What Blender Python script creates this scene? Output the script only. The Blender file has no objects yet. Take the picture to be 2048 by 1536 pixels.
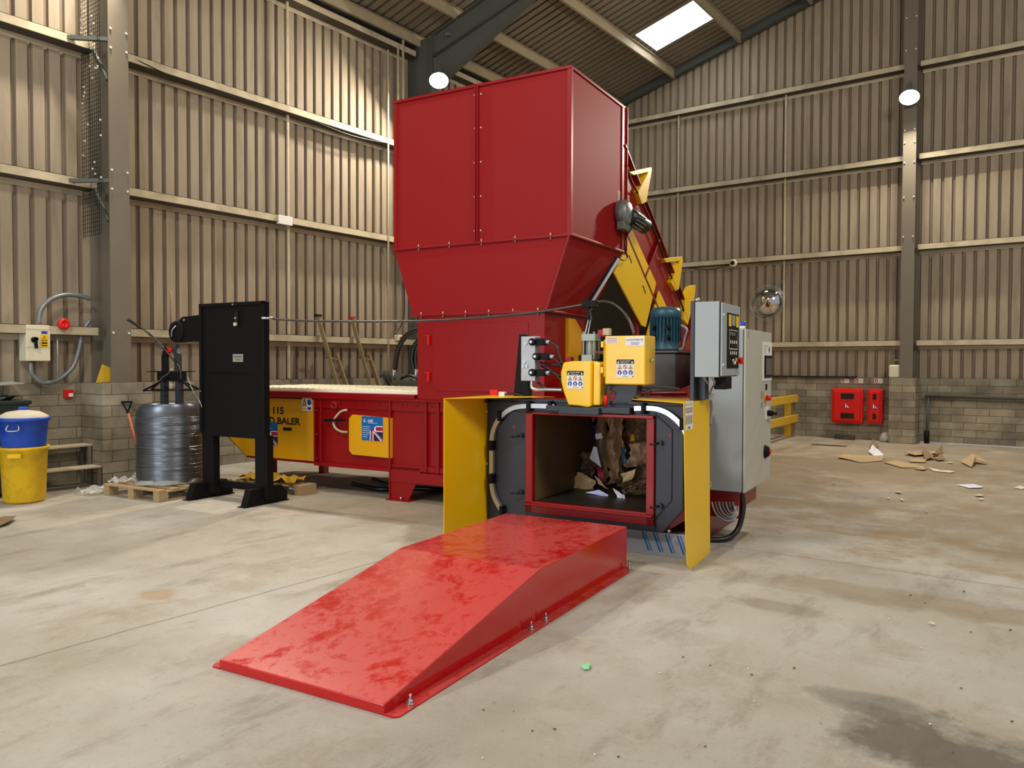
import bpy, math, random
from math import sin, cos, pi, sqrt
from mathutils import Vector, noise, Matrix
random.seed(7)
SC = bpy.context.scene
COL = SC.collection
# ------------------------------------------------------------------ camera model (image 2048x1536) and frames
F = 1572.9; PITCH = -.025548; ROLL = .0026202; HY = -.63104; MY = -.516971; CH = 1.6
TH = MY - HY            # machine frame M is turned by TH about Z against the hall frame H (= world)
def ray(px, py, fr='H'):
    u = (px-1024)/F; v = -(py-768)/F
    cp, sp = cos(PITCH), sin(PITCH)
    fw = (0, cp, sp); rt = (1, 0, 0); up = (0, -sp, cp)
    c, s = cos(ROLL), sin(ROLL)
    r2 = [c*rt[i]+s*up[i] for i in range(3)]; u2 = [-s*rt[i]+c*up[i] for i in range(3)]
    d = [fw[i]+u*r2[i]+v*u2[i] for i in range(3)]
    a = -(HY if fr == 'H' else MY)
    return (cos(a)*d[0]-sin(a)*d[1], sin(a)*d[0]+cos(a)*d[1], d[2])
def at(px, py, fr='M', **k):      # measured point of the photo on a known real plane
    d = ray(px, py, fr); (ax, val), = k.items(); i = 'xyz'.index(ax)
    t = (val-(0, 0, CH)[i])/d[i]
    return Vector((t*d[0], t*d[1], CH+t*d[2]))
def rot(v, a):
    return Vector((cos(a)*v[0]-sin(a)*v[1], sin(a)*v[0]+cos(a)*v[1], v[2]))
def m2h(v): return rot(Vector(v), TH)
def h2m(v): return rot(Vector(v), -TH)

# ------------------------------------------------------------------ materials
def newmat(name):
    m = bpy.data.materials.new(name); m.use_nodes = True
    nt = m.node_tree; return m, nt, nt.nodes['Principled BSDF']
def lin(c):
    return tuple(((x/255)/12.92 if x/255 <= .04045 else ((x/255+.055)/1.055)**2.4) for x in c)+(1,)
def mat(name, rgb, rough=.5, metal=0, var=.12, scale=6, bump=0, coat=0, emit=0, dirt=None, dirtscale=2.5, dirtamt=.5, spec=None, stretch=None, alpha=1, trans=0):
    m, nt, p = newmat(name); c = lin(rgb)
    N = nt.nodes; L = nt.links
    tc = N.new('ShaderNodeTexCoord'); src = tc.outputs['Object']
    if stretch:
        mp = N.new('ShaderNodeMapping'); mp.inputs['Scale'].default_value = stretch
        L.new(src, mp.inputs[0]); src = mp.outputs[0]
    nz = N.new('ShaderNodeTexNoise'); nz.inputs['Scale'].default_value = scale; nz.inputs['Detail'].default_value = 6
    L.new(src, nz.inputs['Vector'])
    mx = N.new('ShaderNodeMix'); mx.data_type = 'RGBA'
    mx.inputs[6].default_value = tuple(x*(1-var) for x in c[:3])+(1,)
    mx.inputs[7].default_value = tuple(min(1, x*(1+var)) for x in c[:3])+(1,)
    L.new(nz.outputs['Fac'], mx.inputs[0]); out = mx.outputs[2]
    if dirt:
        n2 = N.new('ShaderNodeTexNoise'); n2.inputs['Scale'].default_value = dirtscale; n2.inputs['Detail'].default_value = 8; n2.inputs['Roughness'].default_value = .65
        L.new(src, n2.inputs['Vector'])
        rp = N.new('ShaderNodeValToRGB'); rp.color_ramp.elements[0].position = .48; rp.color_ramp.elements[1].position = .72
        rp.color_ramp.elements[1].color = (dirtamt,)*3+(1,)
        L.new(n2.outputs['Fac'], rp.inputs[0])
        m2 = N.new('ShaderNodeMix'); m2.data_type = 'RGBA'; L.new(rp.outputs[0], m2.inputs[0]); L.new(out, m2.inputs[6]); m2.inputs[7].default_value = lin(dirt)
        out = m2.outputs[2]
        mr = N.new('ShaderNodeMapRange'); mr.inputs['To Min'].default_value = rough; mr.inputs['To Max'].default_value = min(1, rough+.35)
        L.new(rp.outputs[0], mr.inputs[0]); L.new(mr.outputs[0], p.inputs['Roughness'])
    else:
        p.inputs['Roughness'].default_value = rough
    L.new(out, p.inputs['Base Color'])
    p.inputs['Metallic'].default_value = metal
    if coat: p.inputs['Coat Weight'].default_value = coat; p.inputs['Coat Roughness'].default_value = .08
    if spec is not None: p.inputs['Specular IOR Level'].default_value = spec
    if emit: p.inputs['Emission Color'].default_value = c; p.inputs['Emission Strength'].default_value = emit
    if alpha < 1: p.inputs['Alpha'].default_value = alpha
    if trans: p.inputs['Transmission Weight'].default_value = trans
    if bump:
        b = N.new('ShaderNodeBump'); b.inputs['Strength'].default_value = bump; b.inputs['Distance'].default_value = .01
        n3 = N.new('ShaderNodeTexNoise'); n3.inputs['Scale'].default_value = scale*5; n3.inputs['Detail'].default_value = 5
        L.new(src, n3.inputs['Vector']); L.new(n3.outputs['Fac'], b.inputs['Height']); L.new(b.outputs[0], p.inputs['Normal'])
    return m
MT = {}
MT['red'] = mat('red_paint', (142, 3, 7), .36, var=.05, scale=1.5, coat=.08, spec=.4)
MT['red_matte'] = mat('red_paint_sheet', (142, 3, 8), .62, var=.05, scale=1.2, spec=.28)
MT['red_dark'] = mat('red_paint_dark', (128, 4, 8), .35, var=.08, scale=2)
MT['red_bright'] = mat('red_plastic', (214, 16, 14), .35, var=.05)
MT['yellow'] = mat('yellow_paint', (243, 196, 0), .35, var=.04, scale=2, coat=.15)
MT['amber'] = mat('amber_paint', (222, 160, 0), .35, var=.05, scale=2, coat=.15)
MT['navy'] = mat('charcoal_paint', (40, 44, 54), .45, var=.12, scale=4)
MT['black'] = mat('black_paint', (6, 6, 7), .6, var=.15, scale=5, spec=.25)
MT['rubber'] = mat('black_rubber', (16, 16, 17), .4, var=.2)
MT['steel'] = mat('bright_steel', (196, 200, 204), .3, .85, var=.12, scale=12)
MT['zinc'] = mat('zinc_plate', (176, 178, 178), .42, .5, var=.18, scale=9)
MT['wire2'] = mat('coil_turn', (150, 155, 162), .3, .9, var=.5, scale=6)
MT['wire'] = mat('coiled_wire', (120, 126, 134), .33, .8, var=.45, scale=3, stretch=(1, 1, 22))
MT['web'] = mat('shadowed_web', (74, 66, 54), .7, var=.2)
MT['girt'] = mat('dusty_galvanised', (196, 182, 152), .6, .1, var=.22, scale=5, dirt=(92, 78, 58), dirtscale=1.6, dirtamt=.5)
MT['purlin'] = mat('dusty_purlin', (172, 158, 128), .7, 0, var=.2, scale=4)
MT['column'] = mat('grey_brown_steel_paint', (112, 103, 88), .6, 0, var=.1, scale=3)
MT['column_dark'] = mat('grey_green_steel_paint', (78, 80, 74), .6, 0, var=.1, scale=3)
MT['clad'] = mat('beige_cladding', (158, 143, 121), .7, 0, var=.14, scale=2.2, dirt=(118, 104, 86), dirtscale=1.2, dirtamt=.6, stretch=(4, 4, .6))
MT['groove'] = mat('beige_cladding_groove', (126, 110, 90), .75, 0, var=.15, scale=3)  # recessed ribs: shade and settled dirt put into a darker colour
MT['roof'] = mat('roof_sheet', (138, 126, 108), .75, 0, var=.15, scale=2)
MT['roofg'] = mat('roof_sheet_groove', (104, 94, 80), .8, 0, var=.15, scale=2)  # roof sheet recesses darkened in the colour like the wall grooves
MT['cab'] = mat('light_grey_enamel', (186, 184, 172), .45, var=.03)
MT['cabside'] = mat('blue_grey_enamel', (158, 166, 168), .45, var=.05, scale=3)
MT['gap'] = mat('dark_gap', (12, 12, 12), .8)
MT['white'] = mat('white_print', (232, 230, 224), .5, var=.03)
MT['cream'] = mat('cream_tread_plate', (255, 248, 222), .6, var=.06)
MT['ink'] = mat('black_print', (20, 18, 16), .5)
MT['grey'] = mat('grey_print', (150, 150, 145), .5)
MT['blue'] = mat('blue_print', (30, 50, 170), .5)
MT['skyblue'] = mat('blue_sticker', (8, 96, 170), .4, var=.35, scale=1.5)
MT['flagred'] = mat('red_print', (170, 16, 50), .5)
MT['flagnavy'] = mat('navy_print', (14, 8, 70), .5)
MT['teal'] = mat('teal_motor_paint', (42, 84, 100), .4, var=.15, scale=10)
MT['tank'] = mat('dark_oil_tank', (62, 60, 54), .3, var=.25, scale=4, dirt=(110, 106, 98), dirtscale=5, dirtamt=.35)
MT['cylgrey'] = mat('grey_green_cylinder', (142, 152, 142), .4, .3, var=.1)
MT['motorgrey'] = mat('cast_grey', (128, 134, 134), .4, .4, var=.35, scale=25)
MT['wood'] = mat('pallet_timber', (172, 146, 106), .8, var=.25, scale=5, stretch=(2, 12, 12))
MT['oldwood'] = mat('old_dusty_timber', (128, 110, 76), .85, var=.3, scale=6)
MT['yellowwood'] = mat('yellow_painted_timber', (206, 164, 34), .75, var=.25, scale=8, dirt=(130, 100, 50), dirtscale=8, dirtamt=.6)
MT['handlewood'] = mat('orange_shaft_timber', (186, 102, 56), .6, var=.2)
MT['card'] = mat('brown_cardboard', (134, 108, 80), .85, var=.22, scale=5)
MT['cardlt'] = mat('pale_cardboard', (178, 152, 112), .85, var=.15, scale=5)
MT['carddk'] = mat('dark_cardboard', (104, 82, 60), .85, var=.35, scale=8)  # plain dark brown for the dark grit flecks
MT['bmid'] = mat('baled_cardboard', (206, 168, 128), .85, var=.25, scale=5)
MT['blight'] = mat('baled_cardboard_pale', (244, 206, 150), .85, var=.12, scale=5)
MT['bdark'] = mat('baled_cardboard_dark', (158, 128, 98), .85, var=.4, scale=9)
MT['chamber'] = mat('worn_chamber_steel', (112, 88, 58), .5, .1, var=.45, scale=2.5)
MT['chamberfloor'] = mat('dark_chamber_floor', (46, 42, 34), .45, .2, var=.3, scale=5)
MT['paper'] = mat('white_paper', (224, 224, 232), .7, var=.05)
MT['lilac'] = mat('lilac_paper', (196, 196, 236), .7, var=.05)
MT['bluebin'] = mat('blue_bin_plastic', (18, 70, 178), .45, var=.12, dirt=(90, 120, 180), dirtscale=6, dirtamt=.35)
MT['yellowbin'] = mat('yellow_bin_plastic', (228, 184, 14), .55, var=.08, dirt=(150, 118, 34), dirtscale=5, dirtamt=.6)
MT['lid'] = mat('dusty_white_lid', (206, 194, 170), .7, var=.12)
MT['greenbin'] = mat('dark_green_bin', (20, 32, 30), .5, var=.2)
MT['film'] = mat('clear_film', (206, 204, 196), .25, var=.25, scale=14, alpha=.55)
MT['glassdark'] = mat('dark_window', (40, 36, 34), .15)
MT['mirror'] = mat('mirror_chrome', (225, 225, 222), .03, 1, var=0)
MT['foilblue'] = mat('steel_with_blue_film', (164, 172, 184), .3, .4, var=.15, scale=3)
MT['screen'] = mat('grey_screen', (92, 88, 84), .2)
MT['lamp'] = mat('lamp_glow', (255, 246, 220), .5, emit=60, var=0)
MT['sky'] = mat('skylight_panel', (244, 250, 255), .5, emit=7, var=0)
MT['green'] = mat('pale_green_scrap', (140, 214, 160), .5)
MT['jerry'] = mat('cream_plastic', (222, 214, 186), .5, var=.08)

def brickmat(name, axis):
    m, nt, p = newmat(name); N = nt.nodes; L = nt.links
    tc = N.new('ShaderNodeTexCoord'); sx = N.new('ShaderNodeSeparateXYZ'); L.new(tc.outputs['Object'], sx.inputs[0])
    cb = N.new('ShaderNodeCombineXYZ'); L.new(sx.outputs[axis], cb.inputs[0]); L.new(sx.outputs[2], cb.inputs[1])
    br = N.new('ShaderNodeTexBrick'); L.new(cb.outputs[0], br.inputs['Vector'])
    br.inputs['Color1'].default_value = lin((170, 160, 138)); br.inputs['Color2'].default_value = lin((142, 133, 115)); br.inputs['Mortar'].default_value = lin((108, 99, 84))
    br.inputs['Scale'].default_value = 1; br.inputs['Brick Width'].default_value = .44; br.inputs['Row Height'].default_value = .148; br.inputs['Mortar Size'].default_value = .006; br.inputs['Bias'].default_value = 0
    nz = N.new('ShaderNodeTexNoise'); nz.inputs['Scale'].default_value = 3; nz.inputs['Detail'].default_value = 8; L.new(tc.outputs['Object'], nz.inputs['Vector'])
    mx = N.new('ShaderNodeMix'); mx.data_type = 'RGBA'; mx.blend_type = 'MULTIPLY'; mx.inputs[0].default_value = .8
    rp = N.new('ShaderNodeValToRGB'); rp.color_ramp.elements[0].position = .3; rp.color_ramp.elements[0].color = (.45, .43, .4, 1); rp.color_ramp.elements[1].position = .65
    L.new(nz.outputs['Fac'], rp.inputs[0]); L.new(br.outputs['Color'], mx.inputs[6]); L.new(rp.outputs[0], mx.inputs[7]); L.new(mx.outputs[2], p.inputs['Base Color'])
    b = N.new('ShaderNodeBump'); b.inputs['Strength'].default_value = .5; b.inputs['Distance'].default_value = .008; b.invert = True
    L.new(br.outputs['Fac'], b.inputs['Height']); L.new(b.outputs[0], p.inputs['Normal']); p.inputs['Roughness'].default_value = .9
    return m
MT['brickY'] = brickmat('blockwork_left', 1); MT['brickX'] = brickmat('blockwork_back', 0)

def floormat():
    m, nt, p = newmat('concrete_floor'); N = nt.nodes; L = nt.links
    tc = N.new('ShaderNodeTexCoord'); O = tc.outputs['Object']
    def nz(s, d=8, r=.6, st=None):
        n = N.new('ShaderNodeTexNoise'); n.inputs['Scale'].default_value = s; n.inputs['Detail'].default_value = d; n.inputs['Roughness'].default_value = r
        if st:
            mp = N.new('ShaderNodeMapping'); mp.inputs['Scale'].default_value = st; mp.inputs['Rotation'].default_value = (0, 0, .5); L.new(O, mp.inputs[0]); L.new(mp.outputs[0], n.inputs['Vector'])
        else: L.new(O, n.inputs['Vector'])
        return n.outputs['Fac']
    def ramp(i, a, b, c0, c1):
        r = N.new('ShaderNodeValToRGB'); e = r.color_ramp.elements; e[0].position = a; e[1].position = b; e[0].color = c0; e[1].color = c1; L.new(i, r.inputs[0]); return r.outputs[0]
    def mix(f, a, b, t='MIX'):
        x = N.new('ShaderNodeMix'); x.data_type = 'RGBA'; x.blend_type = t
        for s, v in ((0, f), (6, a), (7, b)):
            if hasattr(v, 'links'): L.new(v, x.inputs[s])
            else: x.inputs[s].default_value = v
        return x.outputs[2]
    def mth(op, a, b=0.):
        x = N.new('ShaderNodeMath'); x.operation = op
        for s, v in ((0, a), (1, b)):
            if hasattr(v, 'links'): L.new(v, x.inputs[s])
            else: x.inputs[s].default_value = v
        return x.outputs[0]
    W = (1, 1, 1, 1); K = (0, 0, 0, 1)
    c = ramp(nz(.55, 8, .6), .32, .66, lin((160, 152, 136)), lin((190, 186, 176)))
    c = mix(ramp(nz(1.7, 9, .7), .5, .72, K, (.55, .55, .55, 1)), c, lin((132, 114, 84)))
    c = mix(ramp(nz(2.6, 10, .75, (1, .3, 1)), .52, .70, K, (.6, .6, .6, 1)), c, lin((108, 94, 72)))
    c = mix(ramp(nz(3.4, 8, .7), .58, .72, K, (.55, .55, .55, 1)), c, lin((204, 198, 184)))
    c = mix(ramp(nz(20, 7, .85), .56, .70, K, (.65, .65, .65, 1)), c, lin((120, 110, 92)))
    c = mix(ramp(nz(55, 4, .85), .61, .70, K, (.7, .7, .7, 1)), c, lin((74, 64, 50)))
    sp = N.new('ShaderNodeSeparateXYZ'); L.new(O, sp.inputs[0]); X, Y = sp.outputs[0], sp.outputs[1]
    wob = nz(1.8, 8, .7)
    for (cx, cy, rx, ry, col, amt) in ((-.32, 3.66, .62, .36, (70, 64, 50), .8), (-.75, 3.95, .35, .16, (80, 76, 64), .5), (-5.15, 2.9, .16, .14, (164, 132, 96), .6),
                                       (-2.75, 13.2, 2.6, 2.2, (98, 76, 44), .55), (-3.6, 10.2, 1.3, 2.4, (104, 84, 54), .5), (-1.0, 5.9, 1.2, .3, (132, 112, 80), .5), (-1.6, 5.2, .3, .15, (120, 106, 84), .5),
                                       (-.3, 9.0, 2.2, 1.6, (126, 104, 70), .4), (-2.0, 13.5, 7.5, 6.8, (140, 116, 80), .55), (-7, 9.5, 6, 3.2, (140, 118, 82), .4), (.6, 7.6, 2.6, .9, (146, 122, 86), .5), (-6.6, 6.3, 2.2, 1.0, (150, 128, 92), .4), (-10.4, 5.4, 1.0, 1.6, (96, 82, 62), .6)):
        dx = mth('DIVIDE', mth('SUBTRACT', X, cx), rx); dy = mth('DIVIDE', mth('SUBTRACT', Y, cy), ry)
        d = mth('SQRT', mth('ADD', mth('MULTIPLY', dx, dx), mth('MULTIPLY', dy, dy)))
        d = mth('ADD', d, mth('MULTIPLY', mth('SUBTRACT', wob, .5), 2.4))
        c = mix(ramp(d, .55, 1.15, (amt, amt, amt, 1), K), c, lin(col))
    # slab joints
    for ax, v in ((Y, 6.67), (Y, 12.2), (X, -4.6), (X, 1.2), (Y, .6)):
        d = mth('ABSOLUTE', mth('ADD', mth('SUBTRACT', ax, v), mth('MULTIPLY', mth('SUBTRACT', wob, .5), .05)))
        c = mix(ramp(d, .004, .014, (.55, .55, .55, 1), K), c, lin((84, 70, 50)))
    L.new(c, p.inputs['Base Color'])
    L.new(ramp(nz(1.2), .3, .7, (.55, .55, .55, 1), (.85, .85, .85, 1)), p.inputs['Roughness'])
    b = N.new('ShaderNodeBump'); b.inputs['Strength'].default_value = .45; b.inputs['Distance'].default_value = .012
    L.new(nz(22, 10, .85), b.inputs['Height']); L.new(b.outputs[0], p.inputs['Normal'])
    return m
MT['floor'] = floormat()

def rampmat():
    m, nt, p = newmat('scuffed_red_ramp'); N = nt.nodes; L = nt.links
    tc = N.new('ShaderNodeTexCoord'); geo = N.new('ShaderNodeNewGeometry')
    mp = N.new('ShaderNodeMapping'); mp.inputs['Scale'].default_value = (1, .8, 1); L.new(tc.outputs['Object'], mp.inputs[0])
    n1 = N.new('ShaderNodeTexNoise'); n1.inputs['Scale'].default_value = 2.6; n1.inputs['Detail'].default_value = 10; n1.inputs['Roughness'].default_value = .68; n1.inputs['Distortion'].default_value = 1.2; L.new(mp.outputs[0], n1.inputs['Vector'])
    n2 = N.new('ShaderNodeTexNoise'); n2.inputs['Scale'].default_value = 15; n2.inputs['Detail'].default_value = 9; n2.inputs['Roughness'].default_value = .75; L.new(mp.outputs[0], n2.inputs['Vector'])
    ad = N.new('ShaderNodeMath'); ad.operation = 'ADD'; L.new(n1.outputs[0], ad.inputs[0]); L.new(n2.outputs[0], ad.inputs[1])
    rp = N.new('ShaderNodeValToRGB'); e = rp.color_ramp.elements; e[0].position = .80; e[0].color = (.12, .12, .12, 1); e[1].position = .98; e[1].color = (.85, .85, .85, 1)
    mr = N.new('ShaderNodeMath'); mr.operation = 'MULTIPLY'; mr.inputs[1].default_value = .96; L.new(ad.outputs[0], mr.inputs[0]); L.new(mr.outputs[0], rp.inputs[0])
    sz = N.new('ShaderNodeSeparateXYZ'); L.new(geo.outputs['Normal'], sz.inputs[0])
    mu = N.new('ShaderNodeMath'); mu.operation = 'MULTIPLY'; L.new(sz.outputs[2], mu.inputs[0]); L.new(rp.outputs[0], mu.inputs[1]); mu.use_clamp = True
    mx = N.new('ShaderNodeMix'); mx.data_type = 'RGBA'; mx.inputs[6].default_value = lin((186, 3, 9)); mx.inputs[7].default_value = lin((204, 82, 78)); L.new(mu.outputs[0], mx.inputs[0]); L.new(mx.outputs[2], p.inputs['Base Color'])
    r = N.new('ShaderNodeMapRange'); r.inputs['To Min'].default_value = .13; r.inputs['To Max'].default_value = .34; L.new(mu.outputs[0], r.inputs[0]); L.new(r.outputs[0], p.inputs['Roughness'])
    p.inputs['Coat Weight'].default_value = .3; p.inputs['Coat Roughness'].default_value = .12
    return m
MT['ramp'] = rampmat()

# ------------------------------------------------------------------ mesh builder
class B:
    def __init__(s): s.v = []; s.f = []; s.m = []; s.mi = 0; s.sm = []; s.smooth = False
    def add(s, vs, fs):
        o = len(s.v); s.v += [Vector(v) for v in vs]
        for f in fs: s.f.append([i+o for i in f]); s.m.append(s.mi); s.sm.append(s.smooth)
        return s
    def box(s, x0, x1, y0, y1, z0, z1):
        x0, x1 = min(x0, x1), max(x0, x1); y0, y1 = min(y0, y1), max(y0, y1); z0, z1 = min(z0, z1), max(z0, z1)
        return s.add([(x0, y0, z0), (x1, y0, z0), (x1, y1, z0), (x0, y1, z0), (x0, y0, z1), (x1, y0, z1), (x1, y1, z1), (x0, y1, z1)],
                     [(0, 3, 2, 1), (4, 5, 6, 7), (0, 1, 5, 4), (1, 2, 6, 5), (2, 3, 7, 6), (3, 0, 4, 7)])
    def prism(s, poly, axis, a, b):      # poly in the two other axes (x,y,z order)
        n = len(poly)
        def P(p, t):
            return {'x': (t, p[0], p[1]), 'y': (p[0], t, p[1]), 'z': (p[0], p[1], t)}[axis]
        return s.add([P(p, a) for p in poly]+[P(p, b) for p in poly],
                     [list(range(n))[::-1], list(range(n, 2*n))]+[(i, (i+1) % n, n+(i+1) % n, n+i) for i in range(n)])
    def poly(s, pts): return s.add(pts, [list(range(len(pts)))])
    def sheet(s, pts, t=(0, 0, .004)):   # polygon with thickness
        n = len(pts); q = [Vector(p)+Vector(t) for p in pts]
        return s.add(list(pts)+q, [list(range(n))[::-1], list(range(n, 2*n))]+[(i, (i+1) % n, n+(i+1) % n, n+i) for i in range(n)])
    def cyl(s, a, b, r, r2=None, n=16, cap=True):
        a = Vector(a); b = Vector(b); r2 = r if r2 is None else r2; d = (b-a).normalized()
        u = d.cross(Vector((0, 0, 1))); u = Vector((1, 0, 0)) if u.length < 1e-4 else u.normalized(); w = d.cross(u)
        vs = [a+(u*cos(2*pi*i/n)+w*sin(2*pi*i/n))*r for i in range(n)]+[b+(u*cos(2*pi*i/n)+w*sin(2*pi*i/n))*r2 for i in range(n)]
        s.add(vs, []); o = len(s.v)-2*n
        for i in range(n):
            s.f.append([o+i, o+(i+1) % n, o+n+(i+1) % n, o+n+i]); s.m.append(s.mi); s.sm.append(True)
        if cap:
            s.f.append([o+i for i in range(n)][::-1]); s.f.append([o+n+i for i in range(n)]); s.m += [s.mi]*2; s.sm += [False]*2
        return s
    def tube(s, pts, r, n=8, sub=6, closed=False):
        P = [Vector(p) for p in pts]
        if sub and len(P) > 2:
            Q = []
            N = len(P); rng = range(N) if closed else range(N-1)
            for i in rng:
                g = (lambda k: P[k % N]) if closed else (lambda k: P[max(0, min(N-1, k))])
                p0, p1, p2, p3 = g(i-1), g(i), g(i+1), g(i+2)
                for j in range(sub):
                    t = j/sub
                    Q.append(.5*((2*p1)+(p2-p0)*t+(2*p0-5*p1+4*p2-p3)*t*t+(3*p1-p0-3*p2+p3)*t**3))
            if not closed: Q.append(P[-1])
            P = Q
        o = len(s.v); N = len(P); u = None
        for i, p in enumerate(P):
            d = (P[(i+1) % N if closed else min(i+1, N-1)]-P[(i-1) % N if closed else max(i-1, 0)]).normalized()
            if u is None:
                u = d.cross(Vector((0, 0, 1))); u = Vector((1, 0, 0)) if u.length < 1e-3 else u
            u = (u-d*u.dot(d)).normalized(); w = d.cross(u)
            s.v += [p+(u*cos(2*pi*k/n)+w*sin(2*pi*k/n))*r for k in range(n)]
        for i in range(N if closed else N-1):
            j = (i+1) % N
            for k in range(n):
                s.f.append([o+i*n+k, o+i*n+(k+1) % n, o+j*n+(k+1) % n, o+j*n+k]); s.m.append(s.mi); s.sm.append(True)
        if not closed:
            s.f.append([o+k for k in range(n)][::-1]); s.f.append([o+(N-1)*n+k for k in range(n)]); s.m += [s.mi]*2; s.sm += [False]*2
        return s
    def lathe(s, c, prof, n=28, axis=(0, 0, 1), wob=0):   # prof: (radius, height)
        c = Vector(c); d = Vector(axis).normalized(); u = d.cross(Vector((0, 0, 1))); u = Vector((1, 0, 0)) if u.length < 1e-3 else u.normalized(); w = d.cross(u); o = len(s.v)
        for r, h in prof:
            s.v += [c+d*h+(u*cos(2*pi*k/n)+w*sin(2*pi*k/n))*(r*(1+wob*noise.noise(Vector((cos(2*pi*k/n)*2, sin(2*pi*k/n)*2, h*9))))) for k in range(n)]
        for i in range(len(prof)-1):
            for k in range(n):
                s.f.append([o+i*n+k, o+i*n+(k+1) % n, o+(i+1)*n+(k+1) % n, o+(i+1)*n+k]); s.m.append(s.mi); s.sm.append(True)
        return s
    def bar(s, a, b, w, h, up=(0, 0, 1)):          # rectangular bar between two points
        a = Vector(a); b = Vector(b); d = (b-a).normalized(); x = d.cross(Vector(up))
        x = Vector((1, 0, 0)) if x.length < 1e-3 else x.normalized(); y = x.cross(d)
        vs = []
        for p in (a, b):
            for i, j in ((-1, -1), (1, -1), (1, 1), (-1, 1)): vs.append(p+x*(i*w/2)+y*(j*h/2))
        return s.add(vs, [(0, 1, 2, 3), (7, 6, 5, 4), (0, 4, 5, 1), (1, 5, 6, 2), (2, 6, 7, 3), (3, 7, 4, 0)])
    def crumple(s, q, nu=10, nv=10, amp=.05, seed=0, dirv=(0, 1, 0), fr=5):  # bilinear quad with folded displacement
        q = [Vector(p) for p in q]; D = Vector(dirv); vs = []
        for j in range(nv+1):
            for i in range(nu+1):
                u, v = i/nu, j/nv
                p = q[0]*(1-u)*(1-v)+q[1]*u*(1-v)+q[2]*u*v+q[3]*(1-u)*v
                k = noise.noise(Vector((p.x*fr+seed, p.y*fr, p.z*fr*.45)))
                k2 = noise.noise(Vector((p.x*fr*3, p.z*fr*2+seed, seed)))
                vs.append(p+D*amp*(abs(k)*2.4+k2*.8)+Vector((k2, 0, k))*amp*.25)
        return s.add(vs, [(j*(nu+1)+i, j*(nu+1)+i+1, (j+1)*(nu+1)+i+1, (j+1)*(nu+1)+i) for j in range(nv) for i in range(nu)])
def mkobj(name, b, mats, off=Vector((0, 0, 0)), bevel=0, solid=0):
    me = bpy.data.meshes.new(name); me.from_pydata([tuple(v-off) for v in b.v], [], b.f)
    if not isinstance(mats, (list, tuple)): mats = [mats]
    for m in mats: me.materials.append(MT[m])
    for p, k, sm in zip(me.polygons, b.m, b.sm): p.material_index = k; p.use_smooth = sm
    me.update()
    o = bpy.data.objects.new(name, me); COL.objects.link(o)
    if solid:
        md = o.modifiers.new('solid', 'SOLIDIFY'); md.thickness = solid
    if bevel:
        md = o.modifiers.new('bevel', 'BEVEL'); md.width = bevel; md.segments = 2; md.limit_method = 'ANGLE'; md.angle_limit = .6
    return o
class Thing:
    def __init__(s, name, label, cat, loc, fr='M', group=None):
        s.loc = Vector(loc); s.fr = fr
        o = bpy.data.objects.new(name, None); COL.objects.link(o); o.empty_display_size = .1
        o.location = m2h(loc) if fr == 'M' else loc; o.rotation_euler = (0, 0, TH if fr == 'M' else 0)
        o['label'] = label; o['category'] = cat
        if group: o['group'] = group
        s.o = o
    def part(s, name, b, mats, parent=None, bevel=0, solid=0, label=None):
        o = mkobj(name, b, mats, s.loc, bevel, solid); o.parent = parent or s.o
        if label: o['label'] = label
        return o
def solo(name, label, cat, b, mats, loc, fr='M', group=None, bevel=0, solid=0, kind=None):
    loc = Vector(loc); o = mkobj(name, b, mats, loc, bevel, solid)
    o.location = m2h(loc) if fr == 'M' else loc; o.rotation_euler = (0, 0, TH if fr == 'M' else 0)
    o['label'] = label; o['category'] = cat
    if group: o['group'] = group
    if kind: o['kind'] = kind
    return o
def struct(name, b, mats, parent=None, **k):
    o = mkobj(name, b, mats, **k)
    if parent: o.parent = parent
    else: o['kind'] = 'structure'
    return o
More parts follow.
